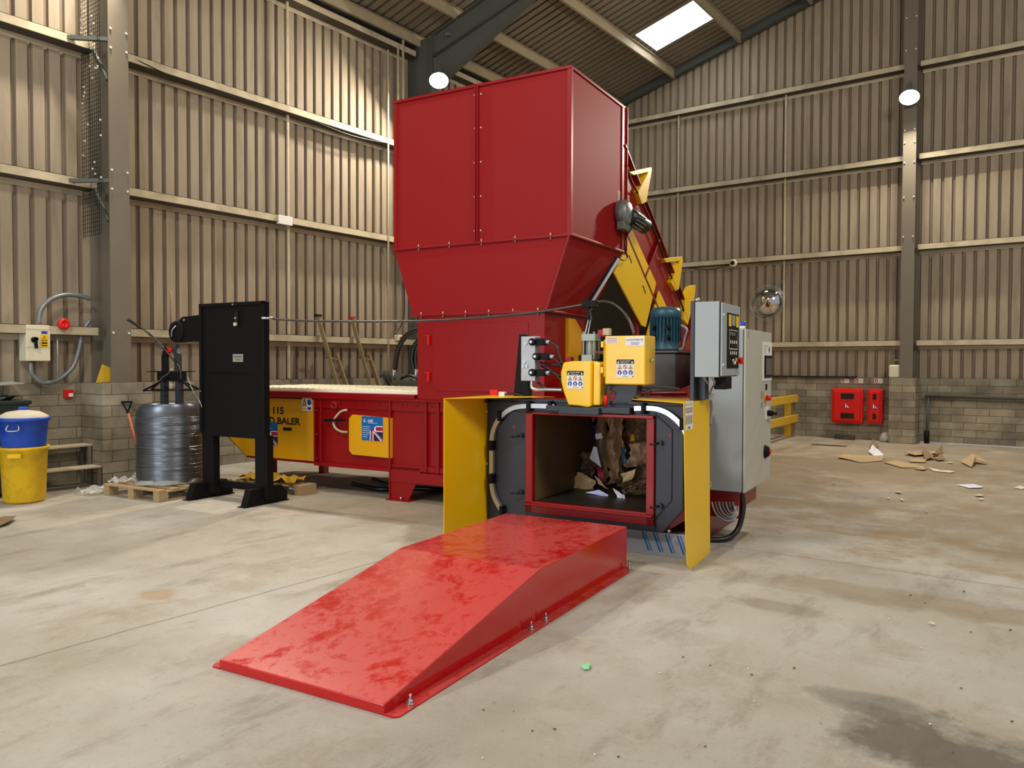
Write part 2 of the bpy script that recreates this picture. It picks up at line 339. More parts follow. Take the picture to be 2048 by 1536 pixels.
class Decal:   # draws flat shapes on a plane: origin O, unit vectors U (right) and V (up), stacked along N
    def __init__(s, b, O, U, V, W, H):
        s.b = b; s.O = Vector(O); s.U = Vector(U); s.V = Vector(V); s.N = s.U.cross(s.V); s.W = W; s.H = H; s.l = .0012
    def poly(s, pts, mi, lay=1):
        s.b.mi = mi
        s.b.poly([s.O+s.U*(p[0]*s.W)+s.V*(p[1]*s.H)+s.N*s.l*lay for p in pts])
    def rect(s, x0, x1, y0, y1, mi, lay=1): s.poly([(x0, y0), (x1, y0), (x1, y1), (x0, y1)], mi, lay)
    def disc(s, x, y, r, mi, lay=1, n=18):
        k = s.W/s.H; s.poly([(x+r*cos(2*pi*i/n), y+r*k*sin(2*pi*i/n)) for i in range(n)], mi, lay)
    def ring(s, x, y, r, w, mi, lay=1, n=20):
        k = s.W/s.H
        for i in range(n):
            a, c = 2*pi*i/n, 2*pi*(i+1)/n
            s.poly([(x+r*cos(a), y+r*k*sin(a)), (x+r*cos(c), y+r*k*sin(c)), (x+(r-w)*cos(c), y+(r-w)*k*sin(c)), (x+(r-w)*cos(a), y+(r-w)*k*sin(a))][::1], mi, lay)
    def text(s, t, x, y, h, mi, lay=2, width=None, bold=0):   # x,y fractions; h fraction of H
        cu = bpy.data.curves.new('t', 'FONT'); cu.body = t; cu.size = 1; cu.offset = bold
        ob = bpy.data.objects.new('t', cu); COL.objects.link(ob)
        me = bpy.data.meshes.new_from_object(ob.evaluated_get(bpy.context.evaluated_depsgraph_get()))
        xs = [v.co.x for v in me.vertices]; ys = [v.co.y for v in me.vertices]
        x0, x1 = min(xs), max(xs); k = h*s.H/.7; kx = k if width is None else width*s.W/(x1-x0)
        s.b.mi = mi
        s.b.add([s.O+s.U*(x*s.W+(v.co.x-x0)*kx)+s.V*(y*s.H+v.co.y*k)+s.N*s.l*lay for v in me.vertices], [list(p.vertices) for p in me.polygons])
        bpy.data.objects.remove(ob); bpy.data.meshes.remove(me); bpy.data.curves.remove(cu)

# ================================================================== THE HALL (frame H)
XW, YW, HB = -11.0, 18.15, 1.33
XR, YF = 7.0, -7.0
b = B(); b.box(XW-.3, XR, YF, YW+.3, -.2, 0); struct('floor', b, 'floor')
def roofz(x): return 8.0+.288*(x+11)
def corr(b, n, t0, place, pitch=.2, d=.035):
    for i in range(n):
        a = t0+i*pitch
        seq = [(0, 0), (.135, 0), (.15, d), (.185, d), (.2, 0)]
        for j in range(4):
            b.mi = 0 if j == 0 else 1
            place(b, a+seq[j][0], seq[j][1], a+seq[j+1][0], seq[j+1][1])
b = B()
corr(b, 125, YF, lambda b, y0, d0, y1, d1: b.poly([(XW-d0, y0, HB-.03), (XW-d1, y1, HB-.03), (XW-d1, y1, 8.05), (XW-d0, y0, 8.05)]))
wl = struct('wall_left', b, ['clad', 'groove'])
b = B(); b.box(XW-.25, XW+.06, YF, YW, 0, HB); struct('blockwork', b, 'brickY', wl)
b = B()
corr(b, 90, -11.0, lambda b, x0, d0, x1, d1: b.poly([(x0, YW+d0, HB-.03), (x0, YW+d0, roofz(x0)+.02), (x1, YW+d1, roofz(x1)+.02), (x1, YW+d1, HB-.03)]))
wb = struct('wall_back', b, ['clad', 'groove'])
b = B(); b.box(XW-.2, XR, YW-.06, YW+.25, 0, HB); struct('blockwork', b, 'brickX', wb)
# roof sheets with a real skylight opening
SKX0, SKX1, SKY0, SKY1 = -8.17, -6.68, 15.75, 16.8
b = B()
def rf(b, y0, d0, y1, d1):
    segs = [(XW-.3, XR)]
    if y1 > SKY0 and y0 < SKY1: segs = [(XW-.3, SKX0), (SKX1, XR)]
    for a, c in segs: b.poly([(a, y0, roofz(a)+.03+d0), (c, y0, roofz(c)+.03+d0), (c, y1, roofz(c)+.03+d1), (a, y1, roofz(a)+.03+d1)])
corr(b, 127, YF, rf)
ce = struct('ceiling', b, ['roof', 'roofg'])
b = B(); b.poly([(SKX0, SKY0-.05, roofz(SKX0)+.05), (SKX1, SKY0-.05, roofz(SKX1)+.05), (SKX1, SKY1+.1, roofz(SKX1)+.05), (SKX0, SKY1+.1, roofz(SKX0)+.05)])
struct('window_1', b, 'sky')
b = B(); b.box(XW-.06, XW+.05, YW-.05, YW+.06, 0, roofz(XW)+.05); struct('trim_1', b, 'clad')
# sheeting rails
lev = ['lowest', 'second lowest', 'third', 'top']
def girt(face, t, a, c, top):
    z = top-.165; b = B(); D = .23
    if face == 'L':
        x0 = XW+.005
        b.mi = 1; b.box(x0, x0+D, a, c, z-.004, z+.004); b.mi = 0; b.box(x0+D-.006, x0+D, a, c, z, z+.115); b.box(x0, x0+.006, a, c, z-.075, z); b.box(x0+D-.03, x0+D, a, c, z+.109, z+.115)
        loc = (x0, (a+c)/2, z)
    else:
        y0 = YW-.005
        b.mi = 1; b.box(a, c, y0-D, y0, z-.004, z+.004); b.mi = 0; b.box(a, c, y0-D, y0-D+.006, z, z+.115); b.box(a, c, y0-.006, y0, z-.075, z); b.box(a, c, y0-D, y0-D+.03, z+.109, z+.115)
        loc = ((a+c)/2, y0, z)
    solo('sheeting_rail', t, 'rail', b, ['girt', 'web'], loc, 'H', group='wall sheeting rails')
TL = [2.13, 4.09, 5.93, 7.80]
for i, T in enumerate(TL):
    girt('L', f'dusty rail on the left wall, {lev[i]}, in the bay left of the near column', YF, 5.28, T)
    girt('L', f'dusty rail on the left wall, {lev[i]}, between the two left wall columns', 5.6, 11.5, T)
    girt('L', f'dusty rail on the left wall, {lev[i]}, in the far bay behind the hopper', 11.72, 18.0, T)
    girt('B', f'dusty rail on the back wall, {lev[i]}, left of the gable post', -10.8, -3.12, T+.03)
    girt('B', f'dusty rail on the back wall, {lev[i]}, right of the gable post', -2.83, XR, T+.03)
# tie rods between the rails
def rod(label, p0, p1, w=.035):
    b = B(); b.box(p0[0]-w/2, p0[0]+w/2, p0[1]-w/2, p0[1]+w/2, p0[2], p1[2])
    solo('tie_rod', label, 'rod', b, 'girt', p0, 'H', group='vertical ties between rails')
for n, (y, z0, z1) in enumerate(((8.5, 1.35, 1.97), (8.5, 1.99, 3.93), (8.5, 3.95, 5.77), (8.5, 5.79, 7.64))):
    rod(f'thin vertical tie rod on the left wall mid bay, {["below the lowest rail","between lowest and second rails","between second and third rails","between third and top rails"][n]}', (XW+.12, y, z0), (0, 0, z1))
for x, w in ((-8.15, 'left'), (-5.56, 'right')):
    for n, (z0, z1) in enumerate(((2.02, 3.96), (3.98, 5.8), (5.82, 7.66))):
        rod(f'thin vertical tie rod on the back wall, {w} one of two, {["above the lowest rail","above the second rail","above the third rail"][n]}', (x, YW-.12, z0), (0, 0, z1))
# columns
def hcol(name, label, x0, x1, y0, y1, z0, z1, m, axis='x', bolts=()):
    t = Thing(name, label, 'column', ((x0+x1)/2, (y0+y1)/2, z0), 'H')
    b = B(); f = .016
    if axis == 'x':
        b.box(x0, x0+f, y0, y1, z0, z1); b.box(x1-f, x1, y0, y1, z0, z1); b.box(x0+f, x1-f, (y0+y1)/2-.006, (y0+y1)/2+.006, z0, z1)
    else:
        b.box(x0, x1, y0, y0+f, z0, z1); b.box(x0, x1, y1-f, y1, z0, z1); b.box((x0+x1)/2-.006, (x0+x1)/2+.006, y0+f, y1-f, z0, z1)
    t.part('beam', b, m)
    if bolts:
        b = B()
        for p in bolts: b.cyl(p, (p[0]+(.015 if axis == 'x' else 0), p[1]-(0 if axis == 'x' else .015), p[2]), .014, n=8)
        t.part('bolt_heads', b, 'white')
    return t
c1 = hcol('steel_column', 'tall grey brown steel column standing on blockwork pier, left wall nearest camera', XW+.03, -10.45, 5.29, 5.56, HB, roofz(-10.7)-.2, 'column', bolts=[(-10.45, y, z) for y in (5.32, 5.53) for z in (2.0, 3.9, 4.15, 5.75, 6.0)])
c2 = hcol('steel_column', 'dark grey steel portal column on the left wall behind the hopper', XW+.03, -10.36, 11.5, 11.72, HB, roofz(-10.7)-.1, 'column_dark')
c3 = hcol('steel_column', 'brown steel gable post on the back wall right of the red fire boxes', -3.09, -2.85, YW-.48, YW-.02, HB, roofz(-3)-.1, 'column', 'y', bolts=[(x, YW-.48, z) for x in (-3.06, -2.88) for z in (7.95, 8.6, 6.35, 6.1, 5.7, 5.0, 4.2)])
for i, (x0, x1, y0, y1, m, l) in enumerate(((XW+.065, -10.35, 5.12, 5.8, 'brickY', 'block pier under the near steel column on the left wall'), (XW+.065, -10.25, 11.35, 11.9, 'brickY', 'block pier under the dark column behind the hopper'), (-3.27, -2.78, YW-.58, YW-.065, 'brickX', 'block pier under the gable post beside the small fire box'))):
    b = B(); b.box(x0, x1, y0, y1, 0, HB+.005)
    solo('block_pier', l, 'pier', b, m, ((x0+x1)/2, (y0+y1)/2, 0), 'H', bevel=.012)
# rafters with haunch
def rafter(y, label):
    t = Thing('steel_rafter', label, 'beam', (XW+.2, y, 7.6), 'H')
    def ibeam(p0, p1, q0, q1, m='column_dark'):
        b = B(); pts = [p0, p1, q1, q0]
        b.add([(p[0], y-.006, p[1]) for p in pts]+[(p[0], y+.006, p[1]) for p in pts], [(0, 1, 2, 3), (7, 6, 5, 4), (0, 4, 5, 1), (2, 6, 7, 3), (1, 5, 6, 2), (0, 3, 7, 4)])
        for a, c in ((p0, p1), (q0, q1)): b.bar((a[0], y, a[1]), (c[0], y, c[1]), .17, .016)
        return b
    x0, x1 = (-10.34 if y > 8 else -10.43), XR
    t.part('beam', ibeam((x0, roofz(x0)-.2), (x1, roofz(x1)-.2), (x0, roofz(x0)-.62), (x1, roofz(x1)-.62)), 'column_dark')
    t.part('haunch', ibeam((x0+.01, roofz(x0)-.62), (-7.6, roofz(-7.6)-.64), (x0, 6.98), (-7.6, roofz(-7.6)-.68)), 'column_dark')
    return t
rafter(11.61, 'dark grey steel portal rafter with deep haunch above the hopper')
rafter(5.42, 'dark steel portal rafter over the near column, just above view')
b = B(); b.bar((XW, YW-.14, roofz(XW)-.1), (XR, YW-.14, roofz(XR)-.1), .14, .15); solo('gable_rafter', 'dark steel rafter running along the top of the back wall', 'beam', b, 'column_dark', (XW, YW-.14, roofz(XW)-.1), 'H')
b = B(); b.box(XW+.01, XW+.16, YF, 18, 7.86, 8.0); solo('eaves_beam', 'dark steel eaves beam along the top of the left wall', 'beam', b, 'column_dark', (XW+.08, 5, 7.86), 'H')
for i, x in enumerate((-10.75, -9.77, -8.25, -6.6, -5.0, -3.4, -1.8, -.2)):
    z = roofz(x)-.02; b = B(); b.box(x-.004, x+.004, YF, 18.0, z-.19, z); b.box(x-.05, x, YF, 18.0, z-.19, z-.183); b.box(x, x+.05, YF, 18.0, z-.007, z)
    solo('roof_purlin', f'dusty pale roof purlin, number {["one","two","three","four","five","six","seven","eight"][i]} up the slope from the left eaves', 'beam', b, 'purlin', (x, 5, z), 'H', group='roof purlins')
b = B(); b.bar(at(893, 68, 'H', y=11.5), (-9.85, 12.6, 8.1), .05, .05)
solo('rafter_brace', 'short diagonal steel brace from rafter flange up to a purlin', 'brace', b, 'column', at(893, 68, 'H', y=11.5), 'H')
for n, z in enumerate((3.98, 5.83)):
    b = B(); b.bar((XW+.19, 4.9, z), (-10.47, 5.33, z+.03), .05, .05); b.bar((XW+.19, 5.25, z), (-10.5, 5.3, z-.5), .04, .04)
    solo('rail_brace', f'steel knee brace beside the near column at the {["second","third"][n]} rail', 'brace', b, 'column_dark', (XW+.19, 4.9, z), 'H')
# bird netting beside the near column
b = B()
for i in range(10): b.bar((-10.98+i*.055, 5.2, 3.3), (-10.98+i*.055, 5.2, 8.0), .004, .004)
for i in range(86): b.bar((-11, 5.2, 3.3+i*.055), (-10.48, 5.2, 3.3+i*.055), .004, .004)
b.mi = 1
for i in range(60):
    x, z = random.uniform(-10.98, -10.46), 3.3+4.6*random.random()**.6; b.box(x-.01, x+.01, 5.185, 5.2, z-.01, z+.01)
solo('bird_netting', 'dark netting with white droppings hung beside the near column', 'netting', b, ['black', 'white'], (-10.7, 5.2, 3.3), 'H', kind='stuff')

# ---------------- floodlights
def flood(label, p, aim, s=.145):
    p = Vector(p); d = (Vector(aim)-p).normalized(); t = Thing('floodlight', label, 'light', p, 'H', group=None)
    x = d.cross(Vector((0, 0, 1))).normalized(); y = x.cross(d); b = B()
    def ring(r, o): return [p+x*(r*1.25*cos(2*pi*i/24))+y*(r*cos(0)*sin(2*pi*i/24))+d*o for i in range(24)]
    rs = [ring(s*.55, -.18), ring(s*.9, -.06), ring(s*1.08, .02), ring(s*1.0, .02)]
    b.add(sum(rs, []), [(k*24+i, k*24+(i+1) % 24, (k+1)*24+(i+1) % 24, (k+1)*24+i) for k in range(3) for i in range(24)]+[tuple(range(24))[::-1]])
    t.part('housing', b, 'column_dark')
    b = B(); b.poly(ring(s*1.0, .021)); t.part('lamp_lens', b, 'lamp')
    b = B(); b.bar(p+d*-.12, p+d*-.12+Vector((0, 0, .3)), .03, .03); t.part('bracket', b, 'column_dark')
    return d
LP = [((-2.95, 17.45, 6.94), (-2.4, 8, 1.5), 'glowing oval floodlight on the back wall gable post'), ((-10.03, 11.35, 6.98), (-5, 3, 1), 'glowing round floodlight beside the hopper on the dark column')]
for p, a, l in LP: flood(l, p, a)

# ---------------- conduits near the hopper
for i, (px, y0, y1) in enumerate(((776, 100, 780), (796, 90, 500), (806, 80, 560))):
    p0 = at(px, y0, 'H', x=XW+.24); p1 = at(px, y1, 'H', x=XW+.24)
    b = B(); b.cyl(p0, (p0.x, p0.y, max(1.4, p1.z)), .018+.004*i, n=8)
    solo('conduit_pipe', f'vertical steel conduit on the left wall near the hopper, {["leftmost","middle","rightmost"][i]} of three', 'pipe', b, 'girt', p1, 'H')
t = Thing('junction_box', 'small junction box with red switch below conduits left of the hopper', 'box', at(796, 676, 'H', x=XW+.2), 'H')
p = at(796, 676, 'H', x=XW+.24); b = B(); b.box(XW+.2, XW+.3, p.y-.06, p.y+.06, p.z-.05, p.z+.06); t.part('housing', b, 'jerry', bevel=.008)
b = B(); b.cyl((XW+.3, p.y+.02, p.z), (XW+.34, p.y+.02, p.z), .03, n=12); t.part('switch', b, 'flagred')
b = B(); b.tube([at(x, y, 'H', x=XW+.3) for x, y in ((808, 560), (808, 630), (800, 655), (788, 668))], .014); t.part('cable', b, 'rubber')
b = B(); p = at(568, 440, 'H', x=XW+.2); b.box(XW+.2, XW+.26, p.y-.15, p.y+.13, p.z-.085, p.z+.06)
solo('cable_box', 'small white box fixed on the second rail of the left wall', 'box', b, 'white', p, 'H', bevel=.006)
b = B(); b.tube([(XW+.22, 5.7, 5.85), (XW+.24, 6.7, 5.72), (XW+.22, 8.5, 5.78), (XW+.24, 9.8, 5.70), (XW+.22, 11, 5.8)], .012)
solo('sagging_cable', 'thin dark cable sagging along the third rail of the left wall', 'cable', b, 'rubber', (XW+.22, 8.5, 5.78), 'H')

# ---------------- left corner: switch box, siren, call point, steps, bins, spade
t = Thing('isolator_box', 'pale grey isolator box with black rotary handle on the left wall', 'switch box', (XW+.12, 4.52, 1.62), 'H')
b = B(); b.box(XW+.03, -10.76, 4.38, 4.67, 1.62, 2.08); t.part('housing', b, 'jerry', bevel=.012)
b = B(); b.box(-10.765, -10.757, 4.38, 4.67, 1.793, 1.797); t.part('seam', b, 'grey'); b = B(); b.box(-10.765, -10.757, 4.38, 4.67, 2.02, 2.024); t.part('seam', b, 'grey')
b = B(); b.cyl((-10.76, 4.47, 1.89), (-10.72, 4.47, 1.89), .035, n=14); b.bar((-10.71, 4.47, 1.92), (-10.71, 4.48, 1.78), .03, .03, up=(1, 0, 0)); b.bar((-10.71, 4.44, 1.9), (-10.71, 4.5, 1.9), .03, .03); t.part('rotary_handle', b, 'black')
b = B(); d = Decal(b, (-10.757, 4.55, 1.795), (0, 1, 0), (0, 0, 1), .09, .165); d.rect(0, 1, 0, 1, 1, 1); d.poly([(.1, .5), (.9, .5), (.5, .92)], 0, 2); d.poly([(.2, .55), (.8, .55), (.5, .83)], 1, 3); d.poly([(.45, .58), (.52, .58), (.5, .76)], 0, 4); d.rect(.12, .88, .28, .4, 0, 2); d.rect(.12, .88, .1, .18, 0, 2); d.rect(.1, .9, 1.05, 1.25, 2, 1)
t.part('warning_label', b, ['ink', 'yellow', 'blue'])
b = B(); b.tube([at(x, y, 'H', x=-10.82) for x, y in ((78, 648), (82, 620), (100, 600), (130, 590), (160, 592), (180, 598))], .03); b.tube([at(x, y, 'H', x=-10.85) for x, y in ((180, 640), (165, 665), (158, 700), (145, 735), (115, 760), (85, 765), (65, 750), (62, 725))], .028)
solo('looped_cable', 'thick grey cable looping around the isolator box to the column', 'cable', b, 'motorgrey', at(130, 590, 'H', x=-10.82), 'H')
p = at(128, 648, 'H', x=-10.72)
t = Thing('alarm_sounder', 'round red alarm sounder on the rail right of the isolator box', 'alarm', p, 'H')
b = B(); b.lathe((XW+.2, p.y, p.z), [(0, .0), (.05, 0), (.05, .04), (.07, .05), (.075, .09), (.05, .12), (.03, .1), (0, .1)], axis=(1, 0, 0), n=20); t.part('horn', b, 'red_bright')
b = B(); b.cyl((XW+.16, p.y-.03, p.z-.02), (XW+.16, p.y-.03, HB+.02), .012, n=8); t.part('conduit', b, 'zinc')
p = at(139, 788, 'H', x=-10.88)
t = Thing('call_point', 'small red break glass call point on the left blockwork', 'alarm', p, 'H')
b = B(); b.box(-10.945, -10.88, p.y-.055, p.y+.055, p.z-.055, p.z+.055); t.part('housing', b, 'red_bright', bevel=.006)
b = B(); b.box(-10.882, -10.874, p.y-.01, p.y+.045, p.z-.035, p.z+.01); t.part('glass_plate', b, 'white')
t = Thing('step_platform', 'low two tread metal step unit against the left blockwork', 'steps', (-10.6, 4.8, 0), 'H')
b = B(); b.box(-10.85, -10.62, 4.2, 5.12, .5, .525); t.part('upper_tread', b, 'girt', bevel=.004)
b = B(); b.box(-10.6, -10.35, 4.2, 5.1, .235, .26); t.part('lower_tread', b, 'girt', bevel=.004)
for x, z in ((-10.83, .5), (-10.64, .5), (-10.38, .235)):
    for y in (4.22, 5.08): b = B(); b.box(x-.02, x+.02, y-.02, y+.02, 0, z); t.part('leg', b, 'column')
BC = Vector((-9.87, 3.98, 0))
t = Thing('yellow_dustbin', 'dirty yellow plastic dustbin on the floor holding the blue bin', 'bin', BC, 'H')
b = B(); b.lathe(BC, [(0, .005), (.2, .005), (.215, .03), (.24, .6), (.262, .61), (.262, .64), (.235, .64), (.225, .6), (.19, .06), (0, .06)], 36); t.part('body', b, 'yellowbin')
a0 = math.atan2(-BC.y, -BC.x)
for s in (-.35, pi-.35):
    b = B(); u = Vector((cos(a0+s), sin(a0+s), 0)); w = Vector((-u.y, u.x, 0)); b.bar(BC+u*.262+w*-.07+Vector((0, 0, .55)), BC+u*.262+w*.07+Vector((0, 0, .55)), .05, .05); t.part('handle', b, 'yellowbin', bevel=.01)
t = Thing('blue_dustbin', 'blue plastic bin with dusty domed lid sitting inside the yellow bin', 'bin', BC+Vector((0, 0, .42)), 'H')
b = B(); b.lathe(BC, [(0, .42), (.185, .42), (.225, .66), (.25, .93), (.275, .935), (.275, .975), (.24, .975), (.2, .5), (0, .45)], 36); t.part('body', b, 'bluebin')
b = B(); b.lathe(BC, [(.255, .965), (.25, .99), (.17, 1.035), (.05, 1.055), (0, 1.055)], 36); lid = t.part('lid', b, 'lid')
b = B(); u = Vector((cos(a0+pi/2), sin(a0+pi/2), 0)); b.bar(BC-u*.05+Vector((0, 0, 1.07)), BC+u*.05+Vector((0, 0, 1.07)), .04, .045); t.part('lid_handle', b, 'bluebin', lid, bevel=.01)
for s in (-.4, pi-.4):
    u = Vector((cos(a0+s), sin(a0+s), 0)); w = Vector((-u.y, u.x, 0)); q = BC+u*.25
    b = B(); b.tube([q+w*-.05+Vector((0, 0, .9)), q+u*.03+w*-.06+Vector((0, 0, .84)), q+u*.03+w*.06+Vector((0, 0, .84)), q+w*.05+Vector((0, 0, .9))], .007); t.part('wire_handle', b, 'steel')
t = Thing('wheelie_bin', 'dark green wheeled bin stuffed with bags at the left edge', 'bin', (-10.4, 3.7, 0), 'H')
b = B(); b.add([(-10.8, 3.25, .06), (-10.35, 3.25, .06), (-10.35, 4.05, .06), (-10.8, 4.05, .06), (-10.9, 3.1, 1.12), (-10.25, 3.1, 1.12), (-10.25, 4.18, 1.12), (-10.9, 4.18, 1.12)], [(0, 3, 2, 1), (0, 1, 5, 4), (1, 2, 6, 5), (2, 3, 7, 6), (3, 0, 4, 7)]); t.part('body', b, 'greenbin', solid=-.02)
b = B(); b.box(-10.92, -10.22, 3.06, 4.22, 1.1, 1.15); t.part('rim', b, 'greenbin', bevel=.01)
for y in (3.3, 4.0): b = B(); b.cyl((-10.42, y-.03, .08), (-10.42, y+.03, .08), .08, n=16); t.part('wheel', b, 'rubber')
b = B(); b.crumple([(-10.88, 3.15, 1.15), (-10.27, 3.15, 1.15), (-10.27, 4.1, 1.15), (-10.88, 4.1, 1.15)], 14, 14, .06, 3, (0, 0, 1), 6); solo('rubbish_bags', 'crumpled dark and olive rubbish bags heaped in the wheeled bin', 'rubbish', b, 'greenbin', (-10.4, 3.6, 1.16), 'H')
b = B(); b.sheet([(-10.88, 3.1, 1.30), (-10.4, 3.1, 1.28), (-10.5, 4.25, 1.34), (-10.9, 4.25, 1.36)], (0, 0, .008)); solo('flat_board', 'thin pale board lying across the wheeled bin top', 'board', b, 'zinc', (-10.5, 3.7, 1.3), 'H')
t = Thing('spade', 'spade with orange wooden shaft leaning on the block pier', 'spade', (-10.05, 5.42, 0), 'H')
p0 = Vector((-10.28, 5.42, .93)); p1 = Vector((-10.13, 5.5, .3))
b = B(); b.cyl(p1, p0, .017, n=12); t.part('shaft', b, 'handlewood')
b = B(); e = Vector((.55, .83, 0)); b.bar(p0, p0+Vector((-.01, 0, .04)), .03, .03); b.bar(p0+Vector((-.01, 0, .02)), p0+e*-.06+Vector((-.03, 0, .15)), .016, .02); b.bar(p0+Vector((-.01, 0, .02)), p0+e*.06+Vector((-.03, 0, .15)), .016, .02); b.bar(p0+e*-.07+Vector((-.03, 0, .15)), p0+e*.07+Vector((-.03, 0, .15)), .026, .026); t.part('grip', b, 'black', bevel=.004)
b = B(); b.bar(p1, (-10.1, 5.51, .2), .03, .03); b.sheet([(-10.12+.07*e.x, 5.51+.07*e.y, .22), (-10.12-.07*e.x, 5.51-.07*e.y, .22), (-10.05-.08*e.x, 5.53-.08*e.y, .05), (-10.04, 5.53, .0), (-10.05+.08*e.x, 5.53+.08*e.y, .05)], (.006, -.004, 0)); t.part('blade', b, 'tank')
b = B(); b.prism([(5.12, 1.34), (5.42, 1.35), (5.38, 1.5), (5.2, 1.58)], 'x', -10.5, -10.52); solo('yellow_card', 'dusty yellow board propped on the near block pier', 'board', b, 'yellowwood', (-10.5, 5.25, 1.34), 'H')
# two propped timber frames
for n, (y, l) in enumerate(((9.04, 'left'), (9.82, 'right'))):
    t = Thing('timber_trestle', f'old timber prop frame leaning on the left wall behind the baler, {l} one', 'trestle', (-10.3, y+.4, 0), 'H')
    b = B(); b.bar((-10.78, y, 2.42), (-10.2, y+.35, 0.02), .06, .06); t.part('stile', b, 'oldwood')
    b = B(); b.bar((-10.72, y+.36, 1.76), (-10.15, y+.6, .02), .06, .06); t.part('stile', b, 'oldwood')
    b = B(); b.bar((-10.66, y+.06, 1.72), (-10.68, y+.4, 1.66), .04, .04); t.part('rung', b, 'oldwood')
    b = B(); b.box(-10.81, -10.74, y-.06, y+.06, 2.41, 2.45); t.part('pad', b, 'flagred' if n else 'black')

# ---------------- back wall items
def firebox(name, label, x0, x1, z0, z1, wide):
    t = Thing(name, label, 'fire box', ((x0+x1)/2, YW-.2, z0), 'H'); y1 = YW-.065; y0 = y1-.22
    b = B(); b.box(x0, x1, y0+.05, y1, z0, z1); t.part('body', b, 'red_bright', bevel=.03)
    b = B(); m = .05; b.box(x0+m, x1-m, y0+.01, y0+.06, z0+m, z1-m); dr = t.part('door', b, 'red_bright', bevel=.02)
    cx = (x0+x1)/2; w = .17 if wide else .045
    for zc in (.22, .78):
        z = z0+(z1-z0)*zc; b = B(); b.box(cx-w*.7, cx+w*.9, y0+.002, y0+.012, z-.06, z+.06); t.part('window_pane', b, 'glassdark', dr, bevel=.008)
    b = B(); d = Decal(b, (cx-.06, y0+.008, (z0+z1)/2-.05), (1, 0, 0), (0, 0, 1), .12, .1); d.disc(.5, .5, .6, 0, 1); d.rect(.3, .5, .15, .9, 1, 2); d.rect(.62, .76, .15, .6, 1, 2); d.rect(.85, .98, .15, .3, 1, 2); d.rect(.3, .42, .85, 1.02, 1, 2)
    t.part('extinguisher_symbol', b, ['flagred', 'white'], dr)
    b = B()
    for z in (z0+.15, z0+.2, z1-.2, z1-.15): b.box(x1, x1+.02, y0+.06, y0+.1, z-.008, z+.008)
    t.part('hinges', b, 'red_bright')
firebox('extinguisher_cabinet', 'wide red double fire extinguisher box on the back wall', -4.475, -3.84, .34, 1.09, True)
firebox('extinguisher_cabinet', 'narrow red fire extinguisher box on the back wall beside the pier', -3.76, -3.45, .35, 1.09, False)
for n, px in enumerate((1690, 1718, 1757)):
    p = at(px, 762, 'H', y=YW-.07); b = B(); d = Decal(b, (p.x-.085, YW-.068, p.z-.045), (1, 0, 0), (0, 0, 1), .17, .095)
    d.rect(0, 1, 0, 1, 0); d.rect(.08, .42, .12, .88, 1, 2); d.rect(.2, .3, .2, .7, 0, 3); d.rect(.55, .9, .6, .7, 2, 2); d.rect(.55, .85, .35, .43, 2, 2)
    solo('fire_notice', f'small white fire notice above the red boxes, {["leftmost","middle","rightmost"][n]} of three', 'sign', b, ['white', 'flagred', 'grey'], p, 'H')
MC = at(1534, 605, 'H', y=YW-.25)
t = Thing('convex_mirror', 'round convex mirror with wire cage on the back wall', 'mirror', (MC.x, YW-.05, MC.z), 'H')
b = B(); b.lathe((MC.x, YW-.2, MC.z), [(.31, 0), (.3, .01), (.27, .05), (.2, .1), (.1, .135), (0, .145)], 40, axis=(0.1, -1, -.12)); t.part('mirror_dome', b, 'mirror')
b = B()
for r, o in ((.33, .0), (.37, -.05), (.4, -.03)):
    b.tube([(MC.x+r*cos(a*pi/12), YW-.2+o, MC.z+r*sin(a*pi/12)) for a in range(24)], .005, 5, 1, True)
for a in range(12):
    q = a*pi/6; b.cyl((MC.x+.31*cos(q), YW-.2, MC.z+.31*sin(q)), (MC.x+.4*cos(q), YW-.23, MC.z+.4*sin(q)), .004, n=5)
t.part('wire_cage', b, 'steel')
b = B(); b.tube([(MC.x, YW-.18, MC.z+.1), (MC.x+.1, YW-.15, MC.z+.6), (MC.x+.05, YW-.12, 3.97)], .008); b.tube([(MC.x+.1, YW-.18, MC.z+.1), (MC.x+.35, YW-.12, MC.z+.6), (MC.x+.42, YW-.1, 3.97)], .006); t.part('hanger', b, 'column')
p = at(1466, 526, 'H', y=YW-.25); t = Thing('security_camera', 'white dome camera on the second rail of the back wall', 'camera', p, 'H')
b = B(); b.lathe((p.x, YW-.195, p.z), [(.09, 0), (.09, .05), (.075, .08), (.05, .085)], 24, axis=(0, -1, 0)); t.part('housing', b, 'jerry')
b = B(); b.lathe((p.x, YW-.2, p.z), [(.052, .08), (.04, .11), (0, .125)], 20, axis=(0, -1, 0)); t.part('lens', b, 'black')
b = B(); b.tube([(p.x, YW-.2, p.z), (p.x-.6, YW-.16, 3.86), (p.x-1.4, YW-.18, 4.0)], .008); t.part('cable', b, 'rubber')
p = at(1791, 753, 'H', y=YW-.3); t = Thing('jerry_can', 'cream plastic jerry can on the block pier by the gable post', 'can', (p.x, p.y, HB), 'H')
b = B(); b.box(p.x-.11, p.x+.11, YW-.42, YW-.26, HB+.005, HB+.27); t.part('body', b, 'jerry', bevel=.03)
b = B(); b.tube([(p.x-.02, YW-.34, HB+.26), (p.x-.01, YW-.34, HB+.36), (p.x+.08, YW-.34, HB+.34), (p.x+.08, YW-.34, HB+.26)], .02); t.part('handle', b, 'column')
